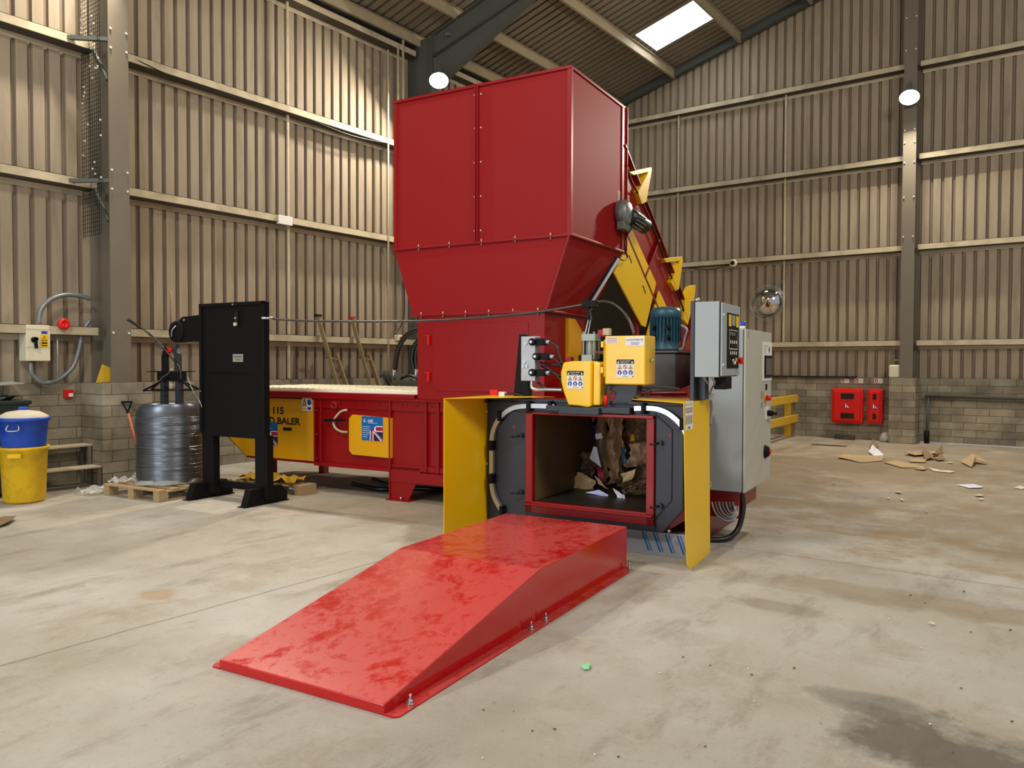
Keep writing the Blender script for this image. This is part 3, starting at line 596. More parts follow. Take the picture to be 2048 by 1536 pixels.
# ledge strip, pole and rail on the right
b = B(); b.box(-8.5, -4.0, YW-.18, YW-.06, HB-.0, HB+.02); solo('dark_ledge_strip', 'dark strip lying along the back blockwork ledge behind the cabinet', 'strip', b, 'black', (-6, YW-.1, HB), 'H')
t = Thing('handrail', 'dark steel tube handrail against the back blockwork, right side', 'rail', (-2.62, YW-.18, 0), 'H')
b = B(); b.cyl((-2.66, YW-.2, .97), (XR, YW-.2, .93), .035, n=12); t.part('rail', b, 'column_dark')
b = B(); b.cyl((-2.62, YW-.2, 0), (-2.6, YW-.2, .97), .025, n=12); t.part('post', b, 'column_dark')
b = B(); b.cyl((-2.62, YW-.2, 0), (-2.62, YW-.2, .26), .05, n=12); t.part('sleeve', b, 'black')
b = B(); b.box(-2.76, XR, YW-.09, YW-.02, 0, .022); struct('baseboard_back', b, 'paper')
t = Thing('timber_barrier', 'yellow painted timber barrier of two rails behind the grey cabinet', 'barrier', (-5.35, 17.7, 0), 'H')
e0 = Vector((-5.32, 17.72, 0)); e1 = at(1500, 806, 'H', z=.9); e1.z = 0
b = B(); b.box(e0.x-.09, e0.x+.06, e0.y-.06, e0.y+.06, 0, .86); t.part('post', b, 'yellowwood', bevel=.005)
b = B(); b.box(e0.x+.06, e0.x+.11, e0.y-.06, e0.y+.06, 0, .86); t.part('brace_plank', b, 'oldwood', bevel=.005)
for z in (.86, .42): b = B(); b.bar(e0+Vector((.15, .05, z)), e1+Vector((0, 0, z)), .06, .16); t.part('rail', b, 'yellowwood', bevel=.005)
b = B(); b.box(e1.x-.06, e1.x+.06, e1.y-.06, e1.y+.06, 0, .86); t.part('post', b, 'yellowwood', bevel=.005)
p = at(1690, 868, 'H', y=YW-.35); b = B(); b.box(p.x-.2, p.x+.2, YW-.42, YW-.3, 0, .11); solo('grey_block', 'low grey green block at the foot of the back wall', 'block', b, 'tank', (p.x, YW-.35, 0), 'H', bevel=.015)
p = at(1775, 872, 'H', y=YW-.35); b = B(); b.smooth = False
b.lathe((p.x, YW-.35, 0), [(0, .0), (.14, 0), (.16, .08), (.12, .17), (.05, .2), (0, .2)], 14, wob=.5); solo('crumpled_film', 'crumpled clear film bundle by the foot of the back wall pier', 'rubbish', b, 'film', (p.x, YW-.35, 0), 'H')
# ---------------- litter on the floor (each piece its own thing)
def scrap(name, label, cat, pix, m, lift=.03, t=.006, z0=.004, grp=None, fr='H'):
    b = B(); pts = []
    for i, q in enumerate(pix):
        p = at(q[0], q[1], fr, z=z0); p.z = z0+(lift*random.random() if len(q) < 3 else q[2]); pts.append(p)
    c = sum(pts, Vector())/len(pts); n = len(pts); T = Vector((0, 0, t))
    vs = [c]+pts+[c+T]+[p+T for p in pts]
    b.add(vs, [(0, 1+(i+1) % n, 1+i) for i in range(n)]+[(n+1, n+2+i, n+2+(i+1) % n) for i in range(n)]+[(1+i, 1+(i+1) % n, n+2+(i+1) % n, n+2+i) for i in range(n)])
    solo(name, label, cat, b, m, (c.x, c.y, 0), fr, group=grp)
scrap('cardboard_piece', 'long flat torn cardboard sheet, leftmost of the litter on the floor', 'cardboard', [(1675, 917), (1690, 911), (1720, 912), (1768, 915), (1765, 922), (1722, 926), (1695, 920)], 'cardlt', .05)
scrap('cardboard_piece', 'long thin cardboard strip running right from the leftmost litter', 'cardboard', [(1768, 926), (1790, 922), (1846, 933), (1850, 936), (1803, 936)], 'cardlt', .04)
scrap('cardboard_piece', 'small cardboard offcut at the right tip of the long strip', 'cardboard', [(1828, 939), (1842, 936), (1855, 938), (1848, 942)], 'cardlt', .02)
scrap('cardboard_piece', 'folded cardboard flap in the middle litter heap, upper left', 'cardboard', [(1809, 910), (1822, 905), (1870, 905), (1872, 910), (1830, 914)], 'cardlt', .08)
scrap('cardboard_piece', 'tented brown cardboard in the middle litter heap', 'cardboard', [(1842, 905, .12), (1875, 923, .02), (1892, 922, .02), (1880, 918, .1), (1850, 922, .01)], 'card', .1)
scrap('cardboard_piece', 'flat cardboard offcut below the middle litter heap', 'cardboard', [(1818, 922), (1830, 920), (1853, 922), (1850, 926), (1820, 925)], 'cardlt', .02)
scrap('cardboard_piece', 'torn cardboard behind the middle litter heap', 'cardboard', [(1870, 906), (1884, 899, .1), (1886, 906), (1876, 916)], 'card', .05)
scrap('cardboard_piece', 'bent cardboard corner right of the middle litter heap', 'cardboard', [(1921, 926, .02), (1943, 936, .01), (1952, 926, .12), (1976, 930, .03), (1972, 928, .05), (1945, 922, .12)], 'cardlt', .05)
scrap('paper_scrap', 'crumpled white wrapper standing on the leftmost cardboard', 'paper', [(1737, 906, .02), (1745, 900, .1), (1752, 906, .09), (1768, 914, .03), (1750, 916, .02)], 'paper', .05)
scrap('paper_scrap', 'small white and brown crumple behind the leftmost cardboard', 'paper', [(1738, 897), (1746, 890, .12), (1758, 896, .03), (1748, 899, .02)], 'card', .05)
scrap('paper_sheet', 'flat white paper sheet on the floor at the right', 'paper', [(1911, 971), (1948, 969), (1968, 975), (1960, 977), (1937, 977), (1925, 973)], 'paper', .01)
for i, (x, y, w, l) in enumerate(((1797, 986, 8, 'below the leftmost litter'), (1804, 1001, 5, 'small and dark edged, below left litter'), (1777, 998, 4, 'tiny one nearest the cabinet'), (1958, 992, 10, 'right below the white paper sheet'), (1962, 1000, 6, 'just under the one below the white sheet'), (2040, 976, 12, 'at the right edge of view'), (1900, 926, 6, 'right of the middle litter heap'), (1853, 1025, 4, 'nearer camera at the right'), (1864, 1249, 7, 'white sliver on the near right floor'), (1668, 969, 3, 'tiny white speck beside the cabinet'))):
    scrap('paper_scrap', f'pale paper scrap on the floor, {l}', 'paper', [(x-w, y), (x, y-w*.25), (x+w, y+1), (x+w*.3, y+w*.25)], 'jerry', .015, grp='small scraps on the floor')
scrap('plastic_scrap', 'pale green plastic scrap on the floor right of the ramp', 'plastic', [(1162, 1336), (1171, 1331), (1180, 1330), (1178, 1341), (1168, 1340)], 'green', .01)
scrap('timber_offcut', 'brown bent offcut at the left edge of the floor', 'offcut', [(-30, 1046), (10, 1040), (32, 1039), (20, 1049), (0, 1056), (-30, 1056)], 'card', .04)
scrap('string_scrap', 'thin pale string trailing from the cardboard strip', 'string', [(1855, 936), (1870, 941), (1900, 943), (1910, 945), (1900, 946), (1868, 943)], 'jerry', .01)
for i in range(46):
    x, y = random.uniform(950, 2040), random.uniform(1120, 1530)
    if x < 1420 and y < 1300: continue
    w = random.uniform(1.2, 3.4)
    scrap('grit_fleck', ('dark grit fleck on the concrete at the right front' if i % 2 else 'pale grit fleck on the concrete at the right front'), 'grit', [(x-w, y), (x, y-w*.4), (x+w, y), (x, y+w*.4)], 'carddk' if i % 2 else 'jerry', .004, .003, .002, grp='dark grit flecks' if i % 2 else 'pale grit flecks')

# ================================================================== THE MACHINE (frame M)
# ---------------- ramp
X0, X1, Y0, Y1 = -3.34, -2.246, 2.785, 5.783
zc = 0
pc = at(1080.5, 1137.5, x=X1); YC, ZC = pc.y, pc.z; ZF = at(1253.8, 1053, x=X1).z; ZE = at(768.8, 1409.6, x=X1).z
t = Thing('bale_ramp', 'large glossy red steel bale ramp with dusty scuffs in the foreground', 'ramp', ((X0+X1)/2, (Y0+Y1)/2, 0))
b = B(); b.prism([(Y0, 0), (Y0, ZE), (YC, ZC), (Y1, ZF), (Y1, 0)], 'x', X0, X1); t.part('deck', b, 'ramp', bevel=.006)
b = B(); f = .07
r = [(X1, Y0), (X1+f-.02, Y0), (X1+f, Y0+.02), (X1+f, Y1-.12), (X1+.02, Y1), (X1, Y1)]; b.prism(r, 'z', .0, .008)
t.part('base_flange', b, 'ramp')
b = B(); b.prism([(X0, Y0), (X0-f+.02, Y0), (X0-f, Y0+.03), (X0-f, Y1), (X0, Y1)], 'z', 0, .008); t.part('base_flange', b, 'ramp')
for px, py in ((822, 1407), (1064, 1258), (1092, 1240), (1252, 1136)):
    p = at(px, py, z=.01); p.x = X1+.035; b = B(); b.cyl((p.x, p.y, .008), (p.x, p.y, .014), .02, n=16); b.cyl((p.x, p.y, .014), (p.x, p.y, .03), .013, n=6); b.cyl((p.x, p.y, .03), (p.x, p.y, .055), .006, n=8); t.part('anchor_bolt', b, 'steel')
p = at(1083, 1121, z=ZF-.03); b = B(); b.cyl((p.x-.02, p.y, ZF+.002), (p.x+.02, p.y-.003, ZF+.002), .006, n=8)
p2 = at(1083, 1121, z=.36)
# ---------------- baler
YB, YB2 = 7.3, 8.85
t = Thing('two_ram_baler', 'big red two ram baler with tall hopper and yellow panels behind the ramp', 'baler', (-4.6, 7.9, 0))
BL = t
def hz(x, y, z): return (x, y, z)
# long body with chamfered tail
b = B()
xt = -8.62
b.prism([(xt, 1.2), (xt, .62), (-8.22, .345), (-5.4, .335), (-3.33, .335), (-3.33, 1.2)], 'y', YB+.03, YB2); b.box(-3.33, -2.1, 7.93, YB2, .335, 1.2); b.box(-2.2, -2.1, YB+.03, 7.93, .335, 1.2); body = t.part('main_body', b, 'red', bevel=.006)
b = B(); b.box(-8.62, -3.3, YB-.03, YB2+.02, 1.165, 1.185); b.box(-3.3, -2.08, YB-.03, YB2+.02, 1.185, 1.2); b.box(-8.62, -5.45, YB, YB2, 1.185, 1.24); t.part('top_flange', b, 'red', bevel=.004)
b = B(); b.box(-5.8, -2.1, YB-.01, YB2, .215, .345); b.box(-6.98, -5.78, YB-.02, YB+.05, .33, .37); t.part('bottom_rail', b, 'red', bevel=.005)
b = B()
for x in (-6.97, -6.87, -5.79, -5.27, -5.1): b.box(x-.012, x+.012, YB-.02, YB+.04, .36, 1.165)
b.box(-5.79, -5.03, YB, YB+.03, .36, .42); b.box(-6.97, -5.03, YB+.005, YB+.03, 1.05, 1.165)
t.part('stiffener_ribs', b, 'red', bevel=.003)
b = B()
for x in (-6.8, -6.55, -6.33, -6.2, -5.95, -5.62, -5.55, -5.4, -5.2, -5.05): b.cyl((x, YB+.03, 1.12), (x, YB-.012, 1.12), .013, n=6)
for z in (1.02, .72, .42): b.cyl((-6.92, YB, z), (-6.92, YB-.035, z), .013, n=6)
t.part('bolt_heads', b, 'red_dark')
# yellow tail panel with lettering
b = B(); b.prism([(-8.58, 1.15), (-8.58, .64), (-8.21, .375), (-6.985, .375), (-6.985, 1.15)], 'y', YB, YB+.028); tp = t.part('tail_panel', b, 'amber', bevel=.004)
pA = at(570, 850, y=YB); b = B(); d = Decal(b, (-8.58, YB-.001, .375), (1, 0, 0), (0, 0, 1), 1.0, 1.0)
q1 = at(546.5, 827, y=YB); q2 = at(567.5, 827, y=YB)
d.text('115', q1.x-d.O.x, q1.z-.375, .085, 0, 1, q2.x-q1.x, .03); t.part('lettering', b, 'ink', tp); b = B(); d.b = b
q1 = at(541, 846, y=YB); q2 = at(601, 847, y=YB)
d.text('D BALER', q1.x-d.O.x-.02, q1.z-.375-.003, .082, 0, 1, q2.x-q1.x+.02, .03)
t.part('lettering', b, 'ink', tp)
b = B(); q = at(575, 858, y=YB); b.box(q.x-.075, q.x+.075, YB-.004, YB+.002, q.z-.02, q.z+.02); t.part('slot', b, 'gap', tp)
b = B(); q = at(614, 808, y=YB); d = Decal(b, (q.x-.085, YB-.001, q.z-.085), (1, 0, 0), (0, 0, 1), .17, .17); d.rect(0, 1, 0, 1, 0); d.poly([(.05, .35), (.48, .35), (.27, .9)], 1, 2); d.poly([(.13, .4), (.41, .4), (.27, .78)], 3, 3); d.disc(.74, .62, .2, 2, 2); d.rect(.58, .92, .08, .28, 2, 2); d.rect(.08, .42, .12, .2, 3, 2)
t.part('safety_label', b, ['white', 'ink', 'blue', 'amber'], tp)
b = B(); q = at(629, 804, y=YB)
for x, z in ((-7.03, 1.1), (-7.03, .42), (-8.2, .42), (-8.5, .66)): b.cyl((x, YB+.01, z), (x, YB-.006, z), .008, n=8)
t.part('panel_screws', b, 'steel', tp)
def flag(par, x, z, s):
    b = B(); d = Decal(b, (x, YB-.002 if par is tp else YB-.018, z), (1, 0, 0), (0, 0, 1), s, s*.9)
    d.rect(0, 1, 0, 1, 0, 1); d.rect(.42, 1, 0, .42, 1, 2)
    d.poly([(.5, .42), (.62, .42), (1, .05), (1, 0), (.9, 0)], 2, 3); d.poly([(.58, .4), (.63, .4), (1, .03), (1, 0), (.97, 0)], 3, 4)
    d.rect(.4, .57, 0, .42, 2, 3); d.rect(.44, .53, 0, .45, 3, 4); d.rect(.6, 1, .38, .62, 2, 3); d.rect(.68, 1, .42, .58, 3, 4); d.poly([(.4, .4), (.7, .62), (.4, .62)], 0, 5)
    d.disc(.15, .82, .06, 4, 2); d.disc(.17, .83, .035, 5, 3); d.text('KME', .3, .76, .11, 4, 3, .25, .01)
    for k, w in enumerate((.62, .5, .45, .4, .3, .26)): d.rect(.04, .04+w*.9, .56-k*.085, .575-k*.085, 4, 3)
    d.rect(.3, .75, .72, .735, 4, 3)
    t.part('maker_sticker', b, ['skyblue', 'flagnavy', 'white', 'flagred', 'white', 'ink'], par)
# hatch
pa = at(698, 829, y=YB-.01); pb = at(782, 915, y=YB-.01)
b = B(); cr = .05; hp = [(pa.x+cr, pb.z), (pb.x, pb.z-.01), (pb.x, pa.z-.02), (pa.x+cr, pa.z), (pa.x, pa.z-cr), (pa.x, pb.z+cr)]
b.prism(hp, 'y', YB-.015, YB+.03); hatch = t.part('side_hatch', b, 'amber', bevel=.004)
q = at(724, 880, y=YB-.015); q2 = at(766, 880, y=YB-.015); flag(hatch, q.x, q.z, q2.x-q.x)
q = at(516, 888, y=YB); flag(tp, at(519, 880, y=YB).x, at(519, 888, y=YB).z, .33)
b = B(); b.tube([at(x, y, y=YB-.03) for x, y in ((694, 820), (682, 823), (671, 835), (667, 845), (671, 856), (682, 863), (694, 864))], .014); t.part('hydraulic_hose', b, 'girt')
b = B(); b.tube([at(x, y, y=YB-.04) for x, y in ((648, 840), (662, 841), (676, 842), (692, 841))], .012, 6, 2)
for k in range(8): p = at(650+k*5.5, 840.5, y=YB-.04); b.box(p.x-.012, p.x+.012, p.y-.02, p.y+.01, p.z-.018, p.z+.018)
t.part('safety_chain', b, 'rubber')
b = B(); p = at(667, 811, y=YB-.02); b.lathe((p.x, YB+.01, p.z), [(.05, 0), (.05, .035), (.025, .035), (.025, 0)], 20, axis=(0, -1, 0)); b.box(p.x, p.x+.1, YB-.02, YB+.01, p.z+.02, p.z+.06); t.part('lifting_lug', b, 'red')
# leg
for yy in (YB-.02, YB2-.06):
    b = B(); b.prism([(-5.79, .4), (-5.79, .01), (-5.53, .01), (-5.36, .33), (-5.36, .4)], 'y', yy+.02, yy+.035); b.box(-5.80, -5.785, yy, yy+.12, .01, .4)
    b.box(-5.83, -5.5, yy-.02, yy+.14, 0, .012); lg = t.part('leg', b, 'red', bevel=.003)
    b = B(); b.cyl((-5.62, yy+.0, .012), (-5.62, yy+.0, .05), .012, n=6); t.part('anchor_bolt', b, 'steel', lg)
for yy in (YB+.1, YB2-.2):
    b = B(); b.prism([(-2.6, .35), (-2.6, .01), (-2.3, .01), (-2.2, .35)], 'y', yy, yy+.02); b.box(-2.65, -2.2, yy-.04, yy+.08, 0, .012); t.part('leg', b, 'red', bevel=.003)
for yy in (YB+.25, YB2-.3):
    b = B(); b.box(-8.1, -8.0, yy, yy+.1, 0, .5); t.part('leg', b, 'red_dark')
# walkway tread plate
b = B(); b.box(-8.4, -5.42, YB+.07, YB2-.1, 1.24, 1.285); tr = t.part('tread_plate', b, 'cream', bevel=.006)
b = B()
for i in range(60):
    for j in range(0, 5): x = -8.37+i*.05; y = YB+.12+j*.27+(.13 if i % 2 else 0); b.box(x-.012, x+.012, y-.05, y+.05, 1.285, 1.292)
t.part('raised_pattern', b, 'cream', tr)
# hopper lower box
XL0, XL1 = -5.40, -3.76
zt = 2.15
b = B(); b.prism([(XL0, YB), (XL1, YB), (XL1, 8.31), (XL0, 8.31)], 'z', 1.185, zt); lb = t.part('hopper_throat', b, 'red', bevel=.006)
b = B(); pts = [(-4.98, 1.98)]
pz = [at(*p_, y=YB-.002) for p_ in ((865, 775), (875, 782), (1010, 782), (1020, 660), (865, 660))]
xa, xb_, za, zb = pz[0].x, pz[3].x, pz[1].z, zt-.1
dp = [(xa+.06, za), (-3.95, za), (-3.95, zb), (xa+.0, zb), (xa, za+.06)]
b.prism(dp, 'y', YB-.008, YB+.002); dr = t.part('access_door', b, 'red', bevel=.004)
for py in (680, 754):
    p = at(858, py, y=YB-.02); b = B(); b.box(p.x-.012, p.x+.012, YB-.04, YB-.005, p.z-.05, p.z+.05); b.box(p.x-.06, p.x+.01, YB-.02, YB-.005, p.z+.045, p.z+.055); t.part('door_hinge', b, 'red_bright', dr)
# funnel
U0, U1, UZ0, UZ1 = -5.715, -3.472, 2.918, 4.63; UY1 = 8.80; V0, V1 = -5.45, -3.74; VY1 = 8.33
b = B()
lo = [(V0, YB-.002, zt), (V1, YB-.002, zt), (V1, VY1, zt), (V0, VY1, zt)]; hi = [(U0, YB-.002, UZ0), (U1, YB-.002, UZ0), (U1, UY1, UZ0), (U0, UY1, UZ0)]
b.add(lo+hi, [(i, (i+1) % 4, 4+(i+1) % 4, 4+i) for i in range(4)]); t.part('funnel', b, 'red_matte', solid=-.008)
def flange(z, x0, x1, y1, w=.03, h=.012, nm='funnel_flange'):
    b = B(); b.box(x0-w, x1+w, YB-w, YB, z-h, z+h); b.box(x1, x1+w, YB, y1, z-h, z+h); b.box(x0-w, x0, YB, y1, z-h, z+h); b.box(x0-w, x1+w, y1, y1+w, z-h, z+h)
    return t.part(nm, b, 'red', bevel=.003)
flange(zt, V0, V1, VY1); flange(UZ0, U0, U1, UY1)
b = B()
for i in range(6): x = V0+.12+i*.3; b.cyl((x, YB-.02, zt-.035), (x, YB-.02, zt+.035), .008, n=6)
for i in range(5): x = U0+.35+i*.42; b.cyl((x, YB-.02, UZ0-.035), (x, YB-.02, UZ0+.035), .008, n=6)
t.part('flange_bolts', b, 'zinc')
# upper box
b = B()
b.box(U0, U1, YB, YB+.006, UZ0, UZ1); b.box(U1-.006, U1, YB, UY1, UZ0, UZ1); b.box(U0, U0+.006, YB, UY1, UZ0, UZ1); b.box(U0, U1, UY1-.006, UY1, UZ0+.9, UZ1); t.part('hopper_box', b, 'red_matte', bevel=.002)
b = B()
xm = at(955, 300, y=YB).x
b.box(xm-.018, xm-.006, YB-.035, YB, UZ0, UZ1); b.box(xm+.006, xm+.022, YB-.035, YB, UZ0, UZ1)
b.box(U0-.012, U0+.03, YB-.012, YB+.0, UZ0, UZ1); b.box(U1-.035, U1+.014, YB-.012, YB+.03, UZ0, UZ1)
b.box(U1, U1+.012, UY1-.12, UY1+.02, UZ0, UZ1); b.box(U1+.012, U1+.03, UY1-.0, UY1+.012, UZ0, UZ1)
b.box(U0-.012, U1+.014, YB-.02, YB+.01, UZ1-.03, UZ1); b.box(U1-.01, U1+.014, YB, UY1, UZ1-.03, UZ1)
b.bar((U1-.0, YB-.012, UZ0), (V1, YB-.012, zt), .03, .02)
t.part('corner_angles', b, 'red', bevel=.002)
b = B()
for z in (3.05, 3.42, 3.79, 4.16, 4.52):
    for dx in (-.035, .045): b.cyl((xm+dx, YB, z), (xm+dx, YB-.008, z), .009, n=8)
t.part('seam_rivets', b, 'lid')
# yellow guard on the throat side
b = B(); b.prism([(7.78, 1.3), (7.78, 2.1), (7.95, 2.1), (8.12, 1.98), (8.12, 1.3)], 'x', XL1+.002, XL1+.05); t.part('throat_guard', b, 'amber', bevel=.003)
# press chamber behind the outlet
PX0, PX1, PZ0, PZ1, PY = -3.80, -1.93, .22, 1.27, 6.2
wx0, wx1, wz0, wz1 = -3.365, -2.162, .275, 1.17
ix0, ix1, iz0, iz1 = -3.293, -2.232, .375, 1.152
b = B()
def fr_plate(b, y0, y1):   # dark plate with window hole and cut corners
    o = [(PX0, PZ0), (PX1-.16, PZ0), (PX1, PZ0+.22), (PX1, PZ1), (PX0, PZ1)]
    b.prism([(PX0, PZ0-.08), (wx0, PZ0-.08), (wx0, PZ1), (PX0, PZ1)], 'y', y0, y1)
    b.prism([(wx1, PZ0), (PX1-.17, PZ0), (PX1, PZ0+.2), (PX1, PZ1), (wx1, PZ1)], 'y', y0, y1)
    b.box(wx0, wx1, y0, y1, PZ0, wz0); b.box(wx0, wx1, y0, y1, wz1, PZ1)
fr_plate(b, PY, PY+.06); t.part('outlet_plate', b, 'navy', bevel=.004)
b = B(); rz = [(wx1+.0, PZ0+.07), (PX1-.26, PZ0+.07), (PX1-.09, PZ0+.27), (PX1-.09, PZ1-.2), (PX1-.22, PZ1-.09), (wx1, PZ1-.09)]
b.prism(rz, 'y', PY-.012, PY); lz = [(wx0, PZ0+.0), (wx0-.16, PZ0+.0), (wx0-.3, PZ0+.25), (wx0-.3, PZ1-.25), (wx0-.16, PZ1-.1), (wx0, PZ1-.1)]
b.prism(lz, 'y', PY-.012, PY); b.box(wx0, wx1, PY-.012, PY, PZ0+.02, wz0)
t.part('door_plate', b, 'navy', bevel=.004)
b = B(); b.box(PX0, PX1, PY-.02, PY+.07, PZ1-.01, PZ1+.02); b.box(-3.14, -2.36, PY-.08, PY-.0, PZ1-.085, PZ1-.03); b.box(-3.0, -2.62, PY-.12, PY-.02, PZ1-.1, PZ1-.04); t.part('top_beam', b, 'navy', bevel=.006)
# red window frame, lipped
b = B(); y0, y1 = PY-.04, PY+.02
b.box(wx0, ix0, y0, y1, wz0, wz1); b.box(ix1, wx1, y0, y1, wz0, wz1); b.box(wx0, wx1, y0, y1, wz0, iz0); b.box(wx0, wx1, y0, y1, iz1, wz1)
b.box(wx0, wx1, y0-.05, y0, iz0-.03, iz0-.015); b.box(wx0+.35, wx1, y0-.03, y0, iz1, wz1+.01)
t.part('window_frame', b, 'red', bevel=.006)
b = B()
b.box(ix0-.02, ix0, PY, 7.9, iz0, iz1+.03); b.box(ix1, ix1+.02, PY, 7.9, iz0, iz1+.03); b.box(ix0, ix1, 7.88, 7.9, iz0, iz1); b.box(ix0, ix1, PY, 7.9, iz1+.01, iz1+.03); t.part('chamber_lining', b, 'chamber')
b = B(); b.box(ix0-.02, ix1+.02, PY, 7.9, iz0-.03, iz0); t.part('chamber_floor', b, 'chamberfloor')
b = B(); b.box(PX0+.12, ix0-.03, PY+.06, YB+.02, .24, 1.25); b.box(ix1+.03, PX1-.12, PY+.06, YB+.02, .24, 1.25); b.box(ix0-.03, ix1+.03, PY+.06, YB+.02, iz1+.04, 1.25); t.part('channel_side', b, 'red', bevel=.006)
# hinged lips, handles, bolts
for px, py in ((1042, 871), (1042, 984), (1320, 886), (1320, 1012)):
    p = at(px, py, y=PY-.03); b = B(); b.cyl((p.x, PY-.03, p.z), (p.x, PY-.05, p.z), .022, n=12); b.cyl((p.x, PY-.05, p.z), (p.x-.07, PY-.08, p.z-.012), .009, n=8); t.part('clamp_handle', b, 'rubber')
b = B()
for px, py in ((974, 823), (974, 927), (1338, 1062), (1028, 813), (1216, 822)): p = at(px, py, y=PY-.015); b.cyl((p.x, PY, p.z), (p.x, PY-.02, p.z), .012, n=10)
t.part('plate_screws', b, 'steel')
b = B()
for px, py in ((1028, 853), (1340, 870)): p = at(px, py, y=PY-.0135); b.poly([(p.x-.012, PY-.0135, p.z-.014), (p.x+.012, PY-.0135, p.z-.014), (p.x, PY-.0135, p.z+.014)])
t.part('red_marks', b, 'flagred')
# wire guide track: bent steel strip left and right
def strip(pix, w=.02, yy=PY-.05):
    P = [at(x, y, y=yy) for x, y in pix]; Q = []
    for i in range(len(P)-1):
        for j in range(6):
            k = j/6; p0, p1, p2, p3 = P[max(0, i-1)], P[i], P[i+1], P[min(len(P)-1, i+2)]
            Q.append(.5*((2*p1)+(p2-p0)*k+(2*p0-5*p1+4*p2-p3)*k*k+(3*p1-p0-3*p2+p3)*k**3))
    Q.append(P[-1]); b = B(); vs = []
    for i, p in enumerate(Q):
        d = (Q[min(i+1, len(Q)-1)]-Q[max(i-1, 0)]).normalized(); n = Vector((-d.z, 0, d.x))
        vs += [p+n*w, p-n*w, p-n*w+Vector((0, .04, 0)), p+n*w+Vector((0, .04, 0))]
    fs = []
    for i in range(len(Q)-1):
        o = i*4; fs += [(o, o+4, o+5, o+1), (o+1, o+5, o+6, o+2), (o+3, o+7, o+4, o), (o+2, o+6, o+7, o+3)]
    b.add(vs, fs); return b
tl = t.part('wire_track', strip([(1108, 813), (1060, 812), (1030, 815), (1010, 825), (994, 843), (985, 864), (982, 890), (982, 925), (982, 965), (986, 990), (994, 1008), (1004, 1024)]), 'steel')
tr2 = t.part('wire_track', strip([(1268, 817), (1305, 817), (1330, 824), (1350, 838), (1366, 856), (1374, 875)]), 'steel')
for par, L_ in ((tl, ((1057, 812), (1100, 812), (999, 832), (983, 891), (983, 957), (1003, 1022))), (tr2, ((1287, 817), (1364, 849)))):
    for px, py in L_: p = at(px, py, y=PY-.055); b = B(); b.box(p.x-.016, p.x+.016, PY-.075, PY-.0, p.z-.045, p.z+.045); t.part('track_clamp', b, 'black', par, bevel=.004)
# wing guards
b = B(); xg = -3.79
b.box(xg-.003, xg+.003, 5.50, PY+.12, .02, 1.305); wg = t.part('side_guard', b, 'yellow'); wg['label'] = 'yellow sheet guard left of the outlet'
b = B(); b.prism([(xg, 5.50), (xg, PY+.12), (-3.15, PY+.12)], 'z', 1.302, 1.308); t.part('guard_top', b, 'yellow', wg)
b = B(); b.prism([(xg+.006, 5.55), (xg+.006, PY+.02), (xg+.22, PY+.02)], 'z', 1.18, 1.185); 
xr = -1.80
pn = [(5.78, 1.31), (5.86, .25), (5.90, .06), (5.97, .01), (6.1, .0), (6.54, .02), (6.47, 1.31)]
b = B(); b.prism(pn, 'x', xr-.003, xr+.003); wg2 = t.part('side_guard', b, 'yellow'); wg2['label'] = 'yellow sheet guard right of the outlet with warning plate'
b = B(); b.prism([(xr, 5.78), (xr, 6.47), (-2.40, 6.5), (-2.46, 6.25)], 'z', 1.305, 1.311); t.part('guard_top', b, 'yellow', wg2)
b = B(); q0 = at(1369, 809, x=xr+.004); q1 = at(1385, 808, x=xr+.004); d = Decal(b, (xr+.004, q0.y+.01, at(1370, 861, x=xr).z), (0, 1, 0), (0, 0, 1), q1.y-q0.y, .22)
d.rect(0, 1, 0, 1, 0)
for k in range(4): d.ring(.16+.23*k, .68, .1, .03, 1 if k < 3 else 2, 2, 14); d.rect(.12+.23*k, .16+.23*k, .84, .93, 1, 2); d.rect(.1+.22*k, .24+.22*k, .2, .5, 3, 2)
d.rect(.4, .65, .05, .1, 1, 2)
t.part('warning_plate', b, ['white', 'ink', 'flagred', 'grey'], wg2)
b = B(); b.cyl((xg+.05, 6.15, 1.26), (xg+.32, 6.12, 1.262), .008, n=8); b.cyl((xg+.05, 6.15, 1.26), (xg+.02, 6.15, 1.26), .02, n=10); t.part('gas_strut', b, 'rubber')
b = B(); p = at(975, 783, z=1.33); b.box(-3.76, -3.68, 6.2, 6.26, 1.308, 1.36); b.mi = 1; b.box(-3.66, -3.6, 6.19, 6.23, 1.308, 1.345); b.mi = 2; b.tube([(-3.6, 6.2, 1.32), (-3.5, 6.2, 1.33), (-3.4, 6.22, 1.31)], .006); t.part('limit_switch', b, ['red_bright', 'white', 'rubber'])
# steel skid plate behind the ramp
b = B(); b.box(-3.3, -1.9, 6.28, 6.30, .0, .2); sk = t.part('steel_skid_plate', b, 'foilblue', bevel=.003)
b = B(); d = Decal(b, (-2.32, 6.279, .02), (1, 0, 0), (0, 0, 1), .42, .18)
for k in range(5): d.poly([(.02+k*.24, .95), (.06+k*.24, .95), (.2+k*.24, .1), (.16+k*.24, .1)], 0, 1); d.poly([(.09+k*.24, .95), (.11+k*.24, .95), (.25+k*.24, .1), (.23+k*.24, .1)], 0, 1)
t.part('film_printing', b, 'skyblue', sk)
